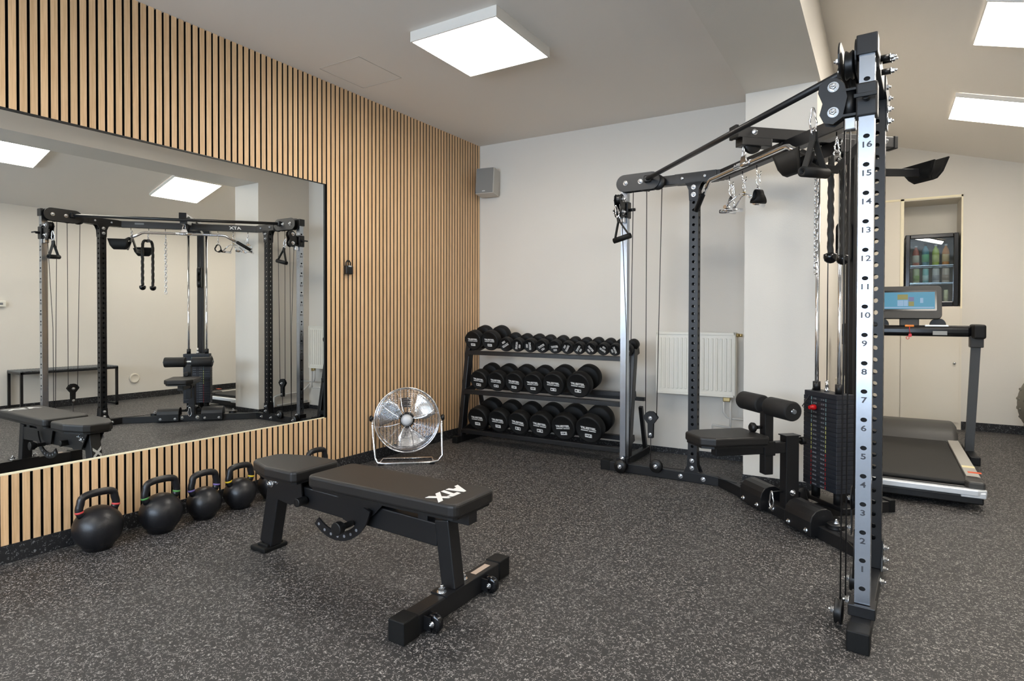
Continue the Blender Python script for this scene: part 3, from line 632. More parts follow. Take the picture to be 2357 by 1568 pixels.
# ankle strap / black loop
t = empty('strap_handle', mcw((-.264, .134, 1.98)), MR, 'short black fabric loop handle, first hook on the far side of the lat bar', 'gym handle')
b = MB(); ps = [(-.034*math.sin(a_)*(1 if math.cos(a_) < 0 else .8), 0, -.135+.042*math.cos(a_)) for a_ in [2*PI*k/20 for k in range(20)]]; vs = []; fs = []
for i, p in enumerate(ps):
    q = V(p)-V((0, 0, -.135)); q = q*.86+V((0, 0, -.135))
    hw = .022+.026*max(0, -math.cos(2*PI*i/20)); vs += [(p[0], -hw, p[2]), (p[0], hw, p[2]), (q.x, hw, q.z), (q.x, -hw, q.z)]
for i in range(20):
    a_, c_ = i*4, ((i+1) % 20)*4
    for k in range(4): fs.append((a_+k, a_+(k+1) % 4, c_+(k+1) % 4, c_+k))
b.add(vs, fs, True); b.obj('loop', M_RUB, t)
b = MB(); b.torus((0, 0, -.088), .013, .003, 'Y', 16, 6); b.obj('steel_ring', M_CHROME, t); carabiner(t, (0, 0, 0), .072, .013, 0)
# chrome double row handle
t = empty('row_handle', mcw((-.414, .134, 1.98)), MR, 'chrome V-shaped double row handle hanging between the black loop and the close-grip handle', 'gym handle'); t.rotation_euler.z += .55
b = MB()
for sx in (-1, 1):
    for sy in (-1, 1): b.tube([(sx*.010, sy*.018, -.092), (sx*.03, sy*.03, -.10), (sx*.092, sy*.056, -.162)], .0048, 8)
    b.tube([(sx*.094, -.064, -.166), (sx*.094, .064, -.166)], .012, 14)
b.tube([(-.012, -.018, -.092), (-.012, .018, -.092), (.012, .018, -.092), (.012, -.018, -.092)], .005, 8, closed=True)
b.obj('frame', M_CHROME, t); b = MB(); b.cyl((0, 0, -.078), (0, 0, -.10), .009, 12); b.obj('swivel', M_BRASS, t); carabiner(t, (0, 0, 0), .078, .014, 0)
# close-grip chrome handle
t = empty('close_grip_handle', mcw((-.562, .134, 1.98)), MR, 'chrome rectangular close-grip handle on the hook closest to the far upright', 'gym handle')
b = MB(); b.tube([(-.038, 0, -.17), (-.036, 0, -.115), (-.02, 0, -.098), (.02, 0, -.098), (.036, 0, -.115), (.038, 0, -.17)], .005, 10)
b.tube([(-.038, -.055, -.17), (-.038, .055, -.17)], .0125, 14); b.tube([(.038, -.055, -.17), (.038, .055, -.17)], .0125, 14); b.tube([(-.038, -.052, -.17), (.038, -.052, -.17)], .005, 8)
b.prism([(-.03, -.098), (.03, -.098), (0, -.068)], .005, basis((1, 0, 0), (0, 0, 1), (0, -1, 0), (0, 0, 0)))
b.obj('frame', M_CHROME, t); carabiner(t, (0, 0, 0), .075, .013, 0); carabiner(t, (.012, .01, -.005), .075, .013, .5)
# D handles on the two sliders
def dhandle(side, label, tw, roll):
    p = V(wing(.502, .175, 1.90, side)); t = empty('stirrup_handle', mcw(p), MR+WR[side]+tw, label, 'cable handle', 'D-shaped cable handles'); t.rotation_euler.y = roll
    carabiner(t, (0, 0, 0), .085, .015, PI/2 if side < 0 else 0)
    b = MB(); b.torus((0, 0, -.088), .012, .003, 'Y', 14, 6); b.obj('d_ring', M_CHROME, t)
    for sx in (-1, 1):
        b = MB(); b.tube([(0, 0, -.092), (sx*.006, 0, -.12), (sx*.056, 0, -.235)], .0001, 4); b = MB(); b.beam((sx*.003, 0, -.09), (sx*.006, 0, -.125), .025, .006, (1, 0, 0)); b.beam((sx*.006, 0, -.12), (sx*.058, 0, -.235), .024, .005, (1, 0, .3)); b.obj('strap', M_ROPE, t)
    b = MB(); T = Matrix.Translation((0, 0, -.238)) @ Matrix.Rotation(PI/2, 4, 'Y')
    b.lathe([(.009, -.066), (.0195, -.066), (.0195, .066), (.009, .066), (.009, -.066)], 20, T); b.obj('grip', M_RUB, t)
dhandle(-1, 'black D-shaped cable handle on the far chrome post near the dumbbells', -.12, -.22)
dhandle(1, 'black D-shaped cable handle on the near chrome post in the foreground', -.52, .05)

# ------------------------------------------------------------------ weight bench
t = empty('weight_bench', (1.96, -2.995, 0), 0, 'flat adjustable black weight bench with transport wheels, in the centre of the floor', 'weight bench')
bx = 1.96
def rbox(pts, z0, z1): return pts
b = MB(); pl = [(-.135+.02, -.40)]; 
b = MB(); b.prism([(x+1.666-bx, y) for x, y in rrect(.802, .268, .035)], .052, Matrix.Translation((0, 0, .415))); o = b.obj('backrest_pad', M_VINYL, t, bevel=.012, seg=3)
text('ATX', .098, M_WHITE, 'lettering', o, basis((0, -1, 0), (1, 0, 0), (0, 0, 1), (1.945-bx, -.012, .4415)), bold=.06, shear=.25, wscale=.95)
b = MB(); pl = [(.815, .055), (.815, -.055), (.84, -.085), (.99, -.134), (1.17, -.134), (1.185, -.115), (1.185, .115), (1.17, .134), (.99, .134), (.84, .085)]
b.prism([(x-bx, y) for x, y in pl[::-1]], .052, Matrix.Translation((0, 0, .415))); b.obj('seat_pad', M_VINYL, t, bevel=.012, seg=3)
b = MB(); b.prism([(x+1.666-bx, y) for x, y in rrect(.78, .25, .03)], .012, Matrix.Translation((0, 0, .386))); b.obj('pad_board', M_BLACK, t)
b = MB(); b.prism([((x-1)*.95+1-bx, y*.93) for x, y in pl[::-1]], .012, Matrix.Translation((0, 0, .386))); b.obj('pad_board', M_BLACK, t)
# spine
b = MB(); b.beam((.95-bx, 0, .305), (1.90-bx, 0, .272), .06, .092); b.obj('spine', M_FRAME, t, bevel=.005)
b = MB(); b.beam((.925-bx, 0, .36), (.852-bx, 0, .03), .062, .085, (1, 0, .2)); rl = b.obj('rear_leg', M_FRAME, t, bevel=.005)
dr = (V((.925, 0, .36))-V((.852, 0, .03))).normalized(); nr = V((-dr.z, 0, dr.x))
text('ATX', .062, M_WHITE, 'lettering', rl, basis(dr, (0, 1, 0), nr, V((.887-bx, 0, .19))+nr*.0432), bold=.05, shear=.1, wscale=1.3)
b = MB(); b.prism([(-.035, -.045), (.035, -.045), (.035, .045), (-.035, .045)], .03, Matrix.Translation((.85-bx, 0, .018))); b.obj('rubber_foot', M_RUB, t, bevel=.004)
b = MB(); b.bb((.785-bx, -.066, 0), (.895-bx, .066, .022)); b.obj('foot_plate', M_RUB, t, bevel=.006)
b = MB(); b.beam((1.921-bx, 0, .335), (1.957-bx, 0, .075), .064, .068, (1, 0, .1)); b.obj('front_leg', M_FRAME, t, bevel=.005)
b = MB(); b.bb((1.925-bx, -.30, 0), (1.99-bx, .33, .076)); b.obj('base_bar', M_FRAME, t, bevel=.005)
for y0_, y1_ in ((-.325, -.245), (.275, .355)):
    b = MB(); b.bb((1.921-bx, y0_, 0), (1.994-bx, y1_, .08)); b.obj('rubber_cap', M_RUB, t, bevel=.004)
b = MB(); b.bb((1.918-bx, -.09, .074), (1.997-bx, .075, .080)); b.obj('mounting_plate', M_FRAME, t)
for y in (-.072, .062): bolt(V((1.957-bx, y, .08)), UP, t, .013, .016)
b = MB(); b.bb((1.945-bx, .13, .0762), (1.972-bx, .235, .0768)); tag(b.obj('rating_sticker', mat('beige_sticker', srgb(200, 180, 165), .5), t), 'small beige rating sticker')
for y in (-.195, .165):
    for e in (-.0195, .0195): b = MB(); b.bb((1.99-bx, y+e-.0025, .012), (2.02-bx, y+e+.0025, .06)); b.obj('wheel_bracket', M_FRAME, t)
    b = MB(); b.lathe([(.008, -.013), (.030, -.013), (.034, -.008), (.034, .008), (.030, .013), (.008, .013)], 28, basis((1, 0, 0), (0, 0, 1), (0, -1, 0), (2.022-bx, y, .0345))); w = b.obj('transport_wheel', M_GLOSS, t)
    bolt(V((2.022-bx, y-.015, .0345)), V((0, -1, 0)), w, .008, .008)
# supports under the pads
for q in ((1.96, 2.05, .335), (1.24, 1.5, .335), (1.80, 1.85, .316)): b = MB(); b.bb((q[0]-bx, -.028, q[2]), (q[1]-bx, .028, .384)); b.obj('pad_support', M_FRAME, t, bevel=.003)
for sy in (-1, 1):
    b = MB(); b.prism([(.87, .375), (1.13, .375), (1.14, .29), (1.06, .255), (.95, .27)], .006, basis((1, 0, 0), (0, 0, 1), (0, -1, 0), (-bx, sy*.046, 0))); b.obj('hinge_plate', M_FRAME, t)
    bolt(V((.925-bx, sy*.05, .335)), V((0, sy, 0)), t, .012, .012); bolt(V((.965-bx, sy*.05, .352)), V((0, sy, 0)), t, .010, .010)
    b = MB(); b.prism([(1.36, .38), (1.66, .38), (1.58, .30), (1.47, .235), (1.40, .25)], .006, basis((1, 0, 0), (0, 0, 1), (0, -1, 0), (-bx, sy*.044, 0))); b.obj('hinge_plate', M_FRAME, t)
# curved adjusting arc with holes
b = MB(); n = 22; R0, R1 = .207, .168; cx, cz = 1.38-bx, .37; vs = []; fs = []
a0, a1 = math.radians(-130), math.radians(-14)
outer = [(cx+R0*math.cos(a0+(a1-a0)*k/n), cz+R0*math.sin(a0+(a1-a0)*k/n)) for k in range(n+1)]
inner = [(cx+R1*math.cos(a0+(a1-a0)*k/n), cz+R1*math.sin(a0+(a1-a0)*k/n)) for k in range(n+1)]
yy = -.062
for sy in (0, .008):
    vs += [(x, yy-sy, z) for x, z in outer]+[(x, yy-sy, z) for x, z in inner]
m_ = n+1
for k in range(n):
    fs += [(k, k+1, m_+k+1, m_+k), (2*m_+k, 3*m_+k, 3*m_+k+1, 2*m_+k+1), (k, 2*m_+k, 2*m_+k+1, k+1), (m_+k, m_+k+1, 3*m_+k+1, 3*m_+k)]
fs += [(0, m_, 3*m_, 2*m_), (n, 2*m_+n, 3*m_+n, m_+n)]
b.add(vs, fs); arc = b.obj('adjusting_arc', M_FRAME, t)
b = MB(); mid = (R0+R1)/2
for k in range(7):
    a_ = math.radians(-124+k*12.5); c = V((cx+mid*math.cos(a_), yy-.004, cz+mid*math.sin(a_))); b.cyl(c-V((0, .0046, 0)), c+V((0, .0046, 0)), .0065, 12)
tag(b.obj('arc_holes', M_GREYP, arc), 'row of round adjustment holes')
b = MB(); c = V((1.462-bx, -.085, .247)); b.cyl(c+V((0, .03, 0)), c-V((0, .02, 0)), .013, 16); b.cyl(c-V((0, .02, 0)), c-V((0, .032, 0)), .019, 20); b.cyl(c-V((0, .032, 0)), c-V((0, .06, 0)), .028, 24); b.obj('adjusting_knob', M_BLACK, t, bevel=.003)
b = MB(); c = V((1.15-bx, -.06, .29)); b.cyl(c+V((0, .02, 0)), c-V((0, .03, 0)), .02, 20); b.obj('pivot_cap', M_BLACK, t, bevel=.003)
b = MB(); c = V((1.27-bx, .05, .285)); b.cyl(c-V((.07, 0, 0)), c+V((.07, 0, 0)), .027, 20); b.obj('side_roller', M_FOAM, t, bevel=.004)
b = MB(); c = V((1.50-bx, .07, .25)); b.cyl(c-V((0, .02, 0)), c+V((0, .03, 0)), .013, 16); b.cyl(c+V((0, .03, 0)), c+V((0, .065, 0)), .024, 24); b.obj('adjusting_knob', M_BLACK, t, bevel=.003)

# ------------------------------------------------------------------ kettlebells
def kettlebell(x, y, R, Hh, col, label, rz=0):
    t = empty('kettlebell', (x, y, 0), rz, label, 'kettlebell', 'kettlebells lined up under the mirror')
    b = MB(); prof = [(.001, 0), (R*.55, 0)]
    for k in range(1, 17):
        a_ = -PI/2+.62+(PI-.62-.25)*k/16; prof.append((R*math.cos(a_), R*.96+R*math.sin(a_)*.99))
    prof.append((.001, R*.96+R*.99)); b.lathe(prof, 36); b.obj('ball', M_IRON, t)
    zt = Hh-.017; w = .074 if R > .095 else .066; zb_ = R*1.62
    b = MB(); pts = []
    for k in range(25):
        s_ = -1+2*k/24.
        if abs(s_) > .55:
            q = (abs(s_)-.55)/.45; xx = w+.008*math.sin(q*PI)*1.0-(.012*max(0, q-.6)); zz = zt-.035-(zt-.035-zb_)*q
        else:
            q = abs(s_)/.55; a_ = q*PI/2; xx = w*(1-(1-math.sin(a_))**1.4) if q > .0 else 0; xx = w*math.sin(a_)**.8; zz = zt-.035*(1-math.cos(a_)**.55) if q < 1 else zt-.035
        pts.append((0, math.copysign(xx, s_), zz))
    b.tube(pts, .0175, 14); b.obj('handle', M_IRON, t)
    for sy in (-1, 1):
        b = MB(); zz = zt-.035-(zt-.035-zb_)*.62; b.cyl((0, sy*(w+.006), zz-.005), (0, sy*(w+.0075), zz+.004), .0183, 18); tag(b.obj('colour_band', mat('band', col, .5), t), 'painted colour ring')
kettlebell(.150, -3.435, .106, .288, srgb(214, 74, 74), 'large kettlebell with red handle rings, nearest the camera', .04)
kettlebell(.172, -3.150, .102, .288, srgb(80, 140, 74), 'large kettlebell with green handle rings, second from the camera')
kettlebell(.165, -2.912, .089, .268, srgb(112, 96, 158), 'small kettlebell with purple handle rings, between the green and yellow ones')
kettlebell(.165, -2.694, .089, .262, srgb(222, 190, 40), 'kettlebell with yellow handle rings, fourth from the camera')
kettlebell(.160, -2.470, .086, .255, srgb(60, 90, 160), 'mostly hidden kettlebell directly behind the bench seat, beside the yellow-ringed one')
kettlebell(.160, -2.13, .086, .246, srgb(60, 60, 64), 'farthest kettlebell, only its handle arch showing above the bench seat')

# ------------------------------------------------------------------ dumbbell rack and dumbbells
t = empty('dumbbell_rack', (0, 0, 0), 0, 'black three-tier dumbbell rack standing in the corner against the back wall', 'dumbbell rack')
RX0, RX1 = .155, 1.72
for x in (RX0, RX1):
    b = MB(); b.beam((x, -.60, .03), (x, -.06, .03), .05, .055); b.obj('foot', M_FRAME, t, bevel=.004)
    b = MB(); b.beam((x, -.505, .05), (x, -.375, .87), .045, .07, (0, 1, .3)); b.obj('side_upright', M_FRAME, t, bevel=.004)
    b = MB(); b.beam((x, -.10, .05), (x, -.21, .40), .03, .03, (0, 1, .3)); b.obj('brace', M_FRAME, t)
    b = MB(); b.bb((x-.028, -.61, 0), (x+.028, -.555, .06)); b.obj('rubber_foot', M_RUB, t, bevel=.004)
TL = math.atan(.25)
tiers = [(.815, -.45), (.470, -.52), (.125, -.55)]
for zf_, yf in tiers:
    for dy in (0.0, .205):
        p0 = (RX0+.024, yf+dy+.03, zf_-.012+dy*.25); p1 = (RX1-.024, p0[1], p0[2])
        b = MB(); b.beam(p0, p1, .05, .02); b.beam((RX0+.024, p0[1]-.027, p0[2]-.010), (RX1-.024, p0[1]-.027, p0[2]-.010), .005, .032); b.obj('shelf_rail', M_FRAME, t, bevel=.002)
    for x in (RX0+.03, RX1-.03):
        b = MB(); b.beam((x, yf+.01, zf_-.03), (x, yf+.27, zf_+.035), .012, .05); b.obj('shelf_bracket', M_FRAME, t)
b = MB(); b.beam((RX0, -.12, .45), (RX1, -.12, .45), .03, .03); b.obj('cross_bar', M_FRAME, t)

DB = {}
def dumbbell(x, yf, zf_, R, L, lab, num, spin, tier):
    """x,yf,zf_: centre of the front face"""
    t = empty('dumbbell', (0, 0, 0), 0, lab, 'dumbbell', 'round dumbbells on the %s tier' % tier)
    T = Matrix.Translation((x, yf, zf_)) @ Matrix.Rotation(math.atan(.25), 4, 'X') @ Matrix.Rotation(spin, 4, 'Y'); t.matrix_basis = T
    hl = L*.30; key = (R, L)
    if key not in DB:
        b = MB(); T0 = basis((1, 0, 0), (0, 0, 1), (0, -1, 0), (0, 0, 0))
        pr = [(R*.86, .0), (R*.94, .004), (R, -.010), (R, -hl+.008), (R*.93, -hl), (.02, -hl)]
        b.lathe([(.001, -.001)]+[(r_, -h_ if False else h_) for r_, h_ in pr], 32, T0)
        h1 = b.obj('head', M_RUB); DB[key] = h1.data; bpy.data.objects.remove(h1)
        b = MB(); b.tube([(0, hl, 0), (0, hl+.03, 0), (0, L/2, 0), (0, L-hl-.03, 0), (0, L-hl, 0)], [.014, .014, .017, .014, .014], 16); h2 = b.obj('handle', M_SATIN); DB[key+('h',)] = h2.data; bpy.data.objects.remove(h2)
        w = R*.52; b = MB(); hh = w*.42; z0 = -R*.42
        T1 = basis((1, 0, 0), (0, 0, 1), (0, -1, 0), (0, -.0015, z0))
        th_ = w*.09
        for a_, c_ in (((-w/2, -hh/2), (w/2, -hh/2+th_)), ((-w/2, hh/2-th_), (w/2, hh/2)), ((-w/2, -hh/2), (-w/2+th_, hh/2)), ((w/2-th_, -hh/2), (w/2, hh/2))):
            b.bb((a_[0], -.003, z0+a_[1]*1.15), (c_[0], -.001, z0+c_[1]*1.15))
        b.bb((-R*.56, -.003, -.0*R-R*.07), (-R*.02, -.001, -R*.02)); b.bb((R*.04, -.003, -R*.07), (R*.56, -.001, -R*.02))
        h3 = b.obj('number_frame', M_WHITE); DB[key+('f',)] = h3.data; bpy.data.objects.remove(h3)
    def ob(nm, me, mx=None, par=t):
        o = bpy.data.objects.new(nm, me); COL.objects.link(o); o.parent = par
        if mx is not None: o.matrix_basis = mx
        return o
    hd = ob('head', DB[key]); ob('head', DB[key], Matrix.Translation((0, L, 0)) @ Matrix.Rotation(PI, 4, 'Z')); ob('handle', DB[key+('h',)])
    ob('number_frame', DB[key+('f',)], None, hd)
    T2 = basis((1, 0, 0), (0, 0, 1), (0, -1, 0), (0, -.002, R*.13)); text('TRUESTEEL', R*.235, M_WHITE, 'lettering', hd, T2, bold=.03)
    T3 = basis((1, 0, 0), (0, 0, 1), (0, -1, 0), (0, -.002, -R*.42)); text(num, R*.24, M_WHITE, 'weight_number', hd, T3, bold=.03)
deg = math.radians
top = [(.245, .905, .087, '12.5', 2, 'top-tier dumbbell at the very left end, marked 12.5'), (.424, .905, .088, '12.5', 2, 'second large dumbbell from the left on the top tier, marked 12.5'),
       (.588, .876, .0625, '10', 152, 'first smaller dumbbell on the top tier, right of the two large ones, number upside down'), (.709, .874, .0585, '10', -76, 'top-tier dumbbell, fourth from the left, lettering running upwards'),
       (.831, .873, .059, '8', 92, 'top-tier dumbbell, fifth from the left, lettering turned on its side'), (.948, .872, .058, '8', -28, 'top-tier dumbbell, sixth from the left, lettering tilted uphill'),
       (1.070, .870, .057, '6', -7, 'top-tier dumbbell, seventh from the left, lettering almost level'), (1.183, .866, .053, '6', 122, 'top-tier dumbbell, eighth from the left, number upper left'),
       (1.287, .864, .050, '4', -54, 'top-tier dumbbell, ninth from the left, steep lettering with number lower right'), (1.392, .866, .051, '4', 50, 'top-tier dumbbell, tenth from the left, lettering sloping down to the right'),
       (1.497, .863, .049, '2', 215, 'top-tier dumbbell, eleventh from the left, number above the lettering'), (1.595, .862, .048, '2', 72, 'top-tier dumbbell just left of the chrome post, nearly vertical lettering'),
       (1.690, .862, .046, '2', 20, 'top-tier dumbbell at the right end, half hidden by the chrome post')]
for i, (x, z, R, num, sp, lab) in enumerate(top): dumbbell(x, -.46, z, R, .235 if R > .08 else (.20 if R > .058 else .185), lab, num, deg(sp), 'top')
nth = ['leftmost', 'second', 'third', 'fourth', 'fifth', 'rightmost']
for i, (x, R, num) in enumerate([(.343, .089, '15'), (.526, .0895, '15'), (.708, .0905, '17.5'), (.891, .091, '17.5'), (1.083, .098, '20'), (1.305, .104, '20')]):
    dumbbell(x, -.51, .476+R*1.0-.008, R, .26, 'dumbbell marked %s, %s of the six on the middle tier' % (num, nth[i]), num, deg([6, 3, 5, 1, 3, 4][i]), 'middle')
for i, (x, R, num) in enumerate([(.365, .102, '22.5'), (.578, .100, '22.5'), (.779, .100, '25'), (.987, .104, '25'), (1.199, .107, '27.5'), (1.421, .112, '27.5')]):
    dumbbell(x, -.56, .131+R*1.0-.006, R, .285, 'dumbbell marked %s, %s of the six on the bottom tier' % (num, nth[i]), num, deg([2, 3, 7, 4, -5, 4][i]), 'bottom')

# ------------------------------------------------------------------ floor fan
FC = V((.27, -1.36, .328)); fy = math.atan2(.63, .78)   # facing direction (.63,-.78)
t = empty('floor_fan', (FC.x, FC.y, 0), fy, 'round chrome floor fan with wire grille leaning by the slat wall', 'fan')
R = .245; zc_ = FC.z; tilt = .10
TF = Matrix.Translation((0, 0, zc_)) @ Matrix.Rotation(-tilt, 4, 'X')
# local frame: disc in xz plane, front = -y
b = MB(); b.torus((0, 0, 0), R, .0055, 'Y', 48, 8, mx=TF); b.torus((0, .09, 0), R*.97, .005, 'Y', 48, 8, mx=TF); gr = b.obj('rim', M_CHROME, t)
b = MB()
for k in range(1, 21):
    rr = .055+(R-.055)*k/21.; dome = -.045*(1-(rr/R)**2.2); b.torus((0, dome, 0), rr, .0011, 'Y', 40, 4, mx=TF)
for k in range(8):
    a_ = 2*PI*k/8+.2; pts = [TF @ V((rr*math.cos(a_+(.25*(1-rr/R))), -.046*(1-(rr/R)**2.2), rr*math.sin(a_+(.25*(1-rr/R))))) for rr in [.05+(R-.05)*i/8. for i in range(9)]]; b.tube(pts, .0024, 6)
b.obj('front_grille', M_CHROME, t)
b = MB()
for k in range(1, 12):
    rr = .06+(R-.06)*k/12.; b.torus((0, .09+.02*(1-rr/R), 0), rr, .0012, 'Y', 36, 4, mx=TF)
for k in range(16):
    a_ = 2*PI*k/16; b.tube([TF @ V((.05*math.cos(a_), .11, .05*math.sin(a_))), TF @ V((R*math.cos(a_), .09, R*math.sin(a_)))], .0015, 5)
b.obj('rear_grille', M_CHROME, t)
b = MB(); b.lathe([(.001, .064), (.030, .062), (.034, .054), (.034, .040), (.045, .036)], 28, TF @ Matrix.Rotation(PI/2, 4, 'X')); tag(b.obj('hub_badge', mat('silver_paint', srgb(205, 207, 210), .35), t), 'silver hub disc')
b = MB(); b.lathe([(.05, .0), (.055, -.02), (.055, -.13), (.04, -.15)], 24, TF @ Matrix.Rotation(PI/2, 4, 'X')); b.obj('motor', M_BLACK, t)
for k in range(3):
    a0_ = math.radians(-95+120*k); b = MB(); vs = []; fs = []
    for i in range(9):
        rr = .04+(R*.90-.04)*i/8.; wd = .20+.62*math.sin(min(1, (i+1)/7.)*PI*.62)
        for j in range(7):
            s_ = -1+2*j/6.; aa = a0_+s_*wd*.72+.35*(rr/R); vs.append(TF @ V((rr*math.cos(aa), .022+s_*.026, rr*math.sin(aa))))
    for i in range(8):
        for j in range(6): a_ = i*7+j; fs.append((a_, a_+1, a_+8, a_+7))
    b.add(vs, fs, True); o = b.obj('blade', M_CHROME, t); so = o.modifiers.new('s', 'SOLIDIFY'); so.thickness = .0015
# stand: tube from knob down, along floor and up
b = MB(); pts = [(-.262, .03, zc_+.01), (-.262, .0, zc_-.04), (-.235, -.045, .05), (-.215, -.055, .016), (-.17, -.06, .011), (0, -.062, .011), (.17, -.06, .011), (.235, -.05, .02), (.268, -.04, .06), (.262, .0, zc_-.04), (.262, .03, zc_+.01)]
b.tube(pts, .0095, 12); b.obj('stand', M_CHROME, t)
b = MB(); b.tube([(-.2, -.05, .012), (-.19, .10, .011), (.19, .10, .011), (.2, -.05, .012)], .0085, 10); b.obj('rear_stand', M_CHROME, t)
for sx in (-1, 1):
    b = MB(); b.lathe([(.012, 0), (.022, .008), (.024, .02), (.018, .03)], 16, basis((0, 1, 0), (0, 0, 1), (sx, 0, 0), (sx*.255, .03, zc_+.01))); b.obj('tilt_knob', M_BLACK, t)
    b = MB(); b.bb((sx*.19-.02, -.075, 0), (sx*.19+.02, -.045, .012)); b.obj('rubber_foot', M_RUB, t)
b = MB(); b.bb((-.05, .125, zc_+.08), (.02, .165, zc_+.15)); tag(b.obj('switch_box', M_BLACK, t), 'black switch box behind the grille')

# ------------------------------------------------------------------ radiator and pipes
t = empty('wall_radiator', (2.115, -.065, .508), math.atan(.0184), 'white panel radiator on the back wall beside the pier', 'radiator')
w, h, d_ = .305, .495, .035
b = MB(); b.bb((-w, -d_+.002, 0), (w, -d_+.006, h)); b.bb((-w, d_-.006, .02), (w, d_, h-.01)); b.obj('panel', M_ENAMEL, t, bevel=.002)
nrib = 17; b = MB()
for k in range(nrib):
    x = -w+.035+(2*w-.07)*k/(nrib-1); b.bb((x-.0085, -d_-.005, .045), (x+.0085, -d_+.002, h-.045))
b.obj('ribs', M_ENAMEL, t, bevel=.004)
b = MB(); b.bb((-w, -d_-.004, 0), (w, -d_+.002, .02)); b.bb((-w, -d_-.004, h-.02), (w, -d_+.002, h)); b.bb((-w, -d_-.004, 0), (-w+.012, -d_+.002, h)); b.bb((w-.012, -d_-.004, 0), (w, -d_+.002, h)); b.obj('rim', M_ENAMEL, t, bevel=.002)
b = MB(); b.bb((-w, -d_, h-.004), (w, d_, h)); b.bb((-w-.002, -d_, .0), (-w, d_, h)); b.bb((w, -d_, 0), (w+.002, d_, h)); b.obj('casing', M_ENAMEL, t)
b = MB(); b.cyl((w, .01, h-.02), (w+.02, .01, h-.02), .014, 14); b.cyl((w+.02, .01, h-.02), (w+.045, .01, h-.02), .011, 14); tag(b.obj('air_valve', M_BRASS, t), 'brassy air valve')
b = MB(); b.bb((w-.09, -.03, -.035), (w-.035, .0, .0)); tag(b.obj('valve_block', M_BRASS, t, bevel=.006), 'valve block under the radiator')
b = MB(); b.tube([(w-.085, -.015, -.02), (w-.085, -.015, -.12), (w-.06, -.005, -.155), (w-.04, .0, -.165), (w+.15, .01, -.165)], .0085, 10); b.obj('pipe', M_PIPE, t)
b = MB(); b.tube([(w-.035, -.015, -.02), (w-.035, -.015, -.22), (w-.03, -.005, -.235), (w-.17, -.005, -.225), (w-.175, -.005, -.235), (w-.175, -.005, -.40)], .0085, 10); b.obj('pipe', M_PIPE, t)
# low heating pipe along the pier
t = empty('heating_pipe', (2.56, -.3, 0), 0, 'white heating pipe running low along the side of the pier', 'pipe')
b = MB(); b.tube([(-.03, .31, .30), (-.01, .25, .24), (0, .2, .215), (0, -.12, .205), (.0, -.16, .19), (0, -.16, .09), (0, -.16, .085), (.012, -.17, .085)], .0105, 10); b.obj('pipe', M_PIPE, t)
b = MB(); b.tube([(-.01, .29, .10), (-.006, -.08, .095), (0, -.12, .09)], .0105, 10); b.obj('pipe', M_PIPE, t)

# ------------------------------------------------------------------ small wall items
t = empty('wall_speaker', (.150, -.085, 2.395), .16, 'light grey tilted loudspeaker mounted high in the corner', 'speaker'); t.rotation_euler = (-.10, 0, .16)
b = MB(); b.bb((-.095, -.075, -.125), (.095, .07, .125)); b.obj('cabinet', M_SPBODY, t, bevel=.012)
b = MB(); b.bb((-.088, -.080, -.118), (.088, -.074, .118)); b.obj('grille', M_SPEAK, t, bevel=.004)
b = MB(); b.bb((-.018, -.082, -.105), (.012, -.0802, -.098)); tag(b.obj('badge', M_WHITE, t), 'small white badge')
b = MB(); b.bb((-.02, .07, -.03), (.02, .11, .03)); b.obj('bracket', M_BLACK, t)
t = empty('key_box', (0, -1.715, 1.43), 0, 'small black key box with a shackle fixed to the slats', 'key box')
b = MB(); b.bb((0, -.033, 0), (.034, .033, .062)); b.obj('body', M_BLACK, t, bevel=.005)
b = MB(); b.tube([(.014, -.02, .06), (.014, -.02, .085), (.014, -.008, .1), (.014, .01, .1), (.014, .022, .085), (.014, .022, .06)], .005, 8); b.obj('shackle', M_BLACK, t)
b = MB(); b.bb((.034, -.014, .052), (.036, .014, .064)); tag(b.obj('dial', M_STEEL, t, bevel=.002), 'bright dial strip')
t = empty('wall_vent', (XW, -.69, .279), 0, 'round cream air vent low on the right wall, seen in the mirror', 'vent')
b = MB(); b.lathe([(.001, .012), (.045, .012), (.05, .016), (.062, .014), (.068, .0)], 32, basis((0, 0, 1), (0, 1, 0), (-1, 0, 0), (0, 0, 0))); b.obj('cover', M_CABINET, t)
t = empty('wall_thermostat', (XW, -2.16, 1.25), 0, 'white thermostat box on the right wall, cut by the mirror edge', 'thermostat')
b = MB(); b.bb((-.028, -.09, -.035), (0, .09, .035)); b.obj('body', M_ENAMEL, t, bevel=.006)
b = MB(); b.bb((-.030, .0, -.012), (-.0275, .06, .012)); b.obj('dial_strip', M_GREYP, t)
# low bench at the right wall
t = empty('waiting_bench', (4.995, -1.565, 0), 0, 'low black metal bench against the right wall, seen in the mirror', 'bench')
for sx in (-1, 1):
    for sy in (-1, 1):
        b = MB(); b.bb((sx*.175-.0125, sy*.487-.0125, 0), (sx*.175+.0125, sy*.487+.0125, .455)); b.obj('leg', M_FRAME, t)
b = MB()
for sy in (-1, 1): b.bb((-.1875, sy*.487-.0125, .455), (.1875, sy*.487+.0125, .48)); b.bb((-.1875, sy*.487-.0125, .01), (.1875, sy*.487+.0125, .03))
for sx in (-1, 1): b.bb((sx*.175-.0125, -.5, .455), (sx*.175+.0125, .5, .48))
b.obj('frame', M_FRAME, t)
b = MB()
for k in range(34): y = -.49+.98*k/33; b.bb((-.185, y-.009, .48), (.185, y+.009, .492))
b.obj('slatted_seat', M_GREYPOST, t)
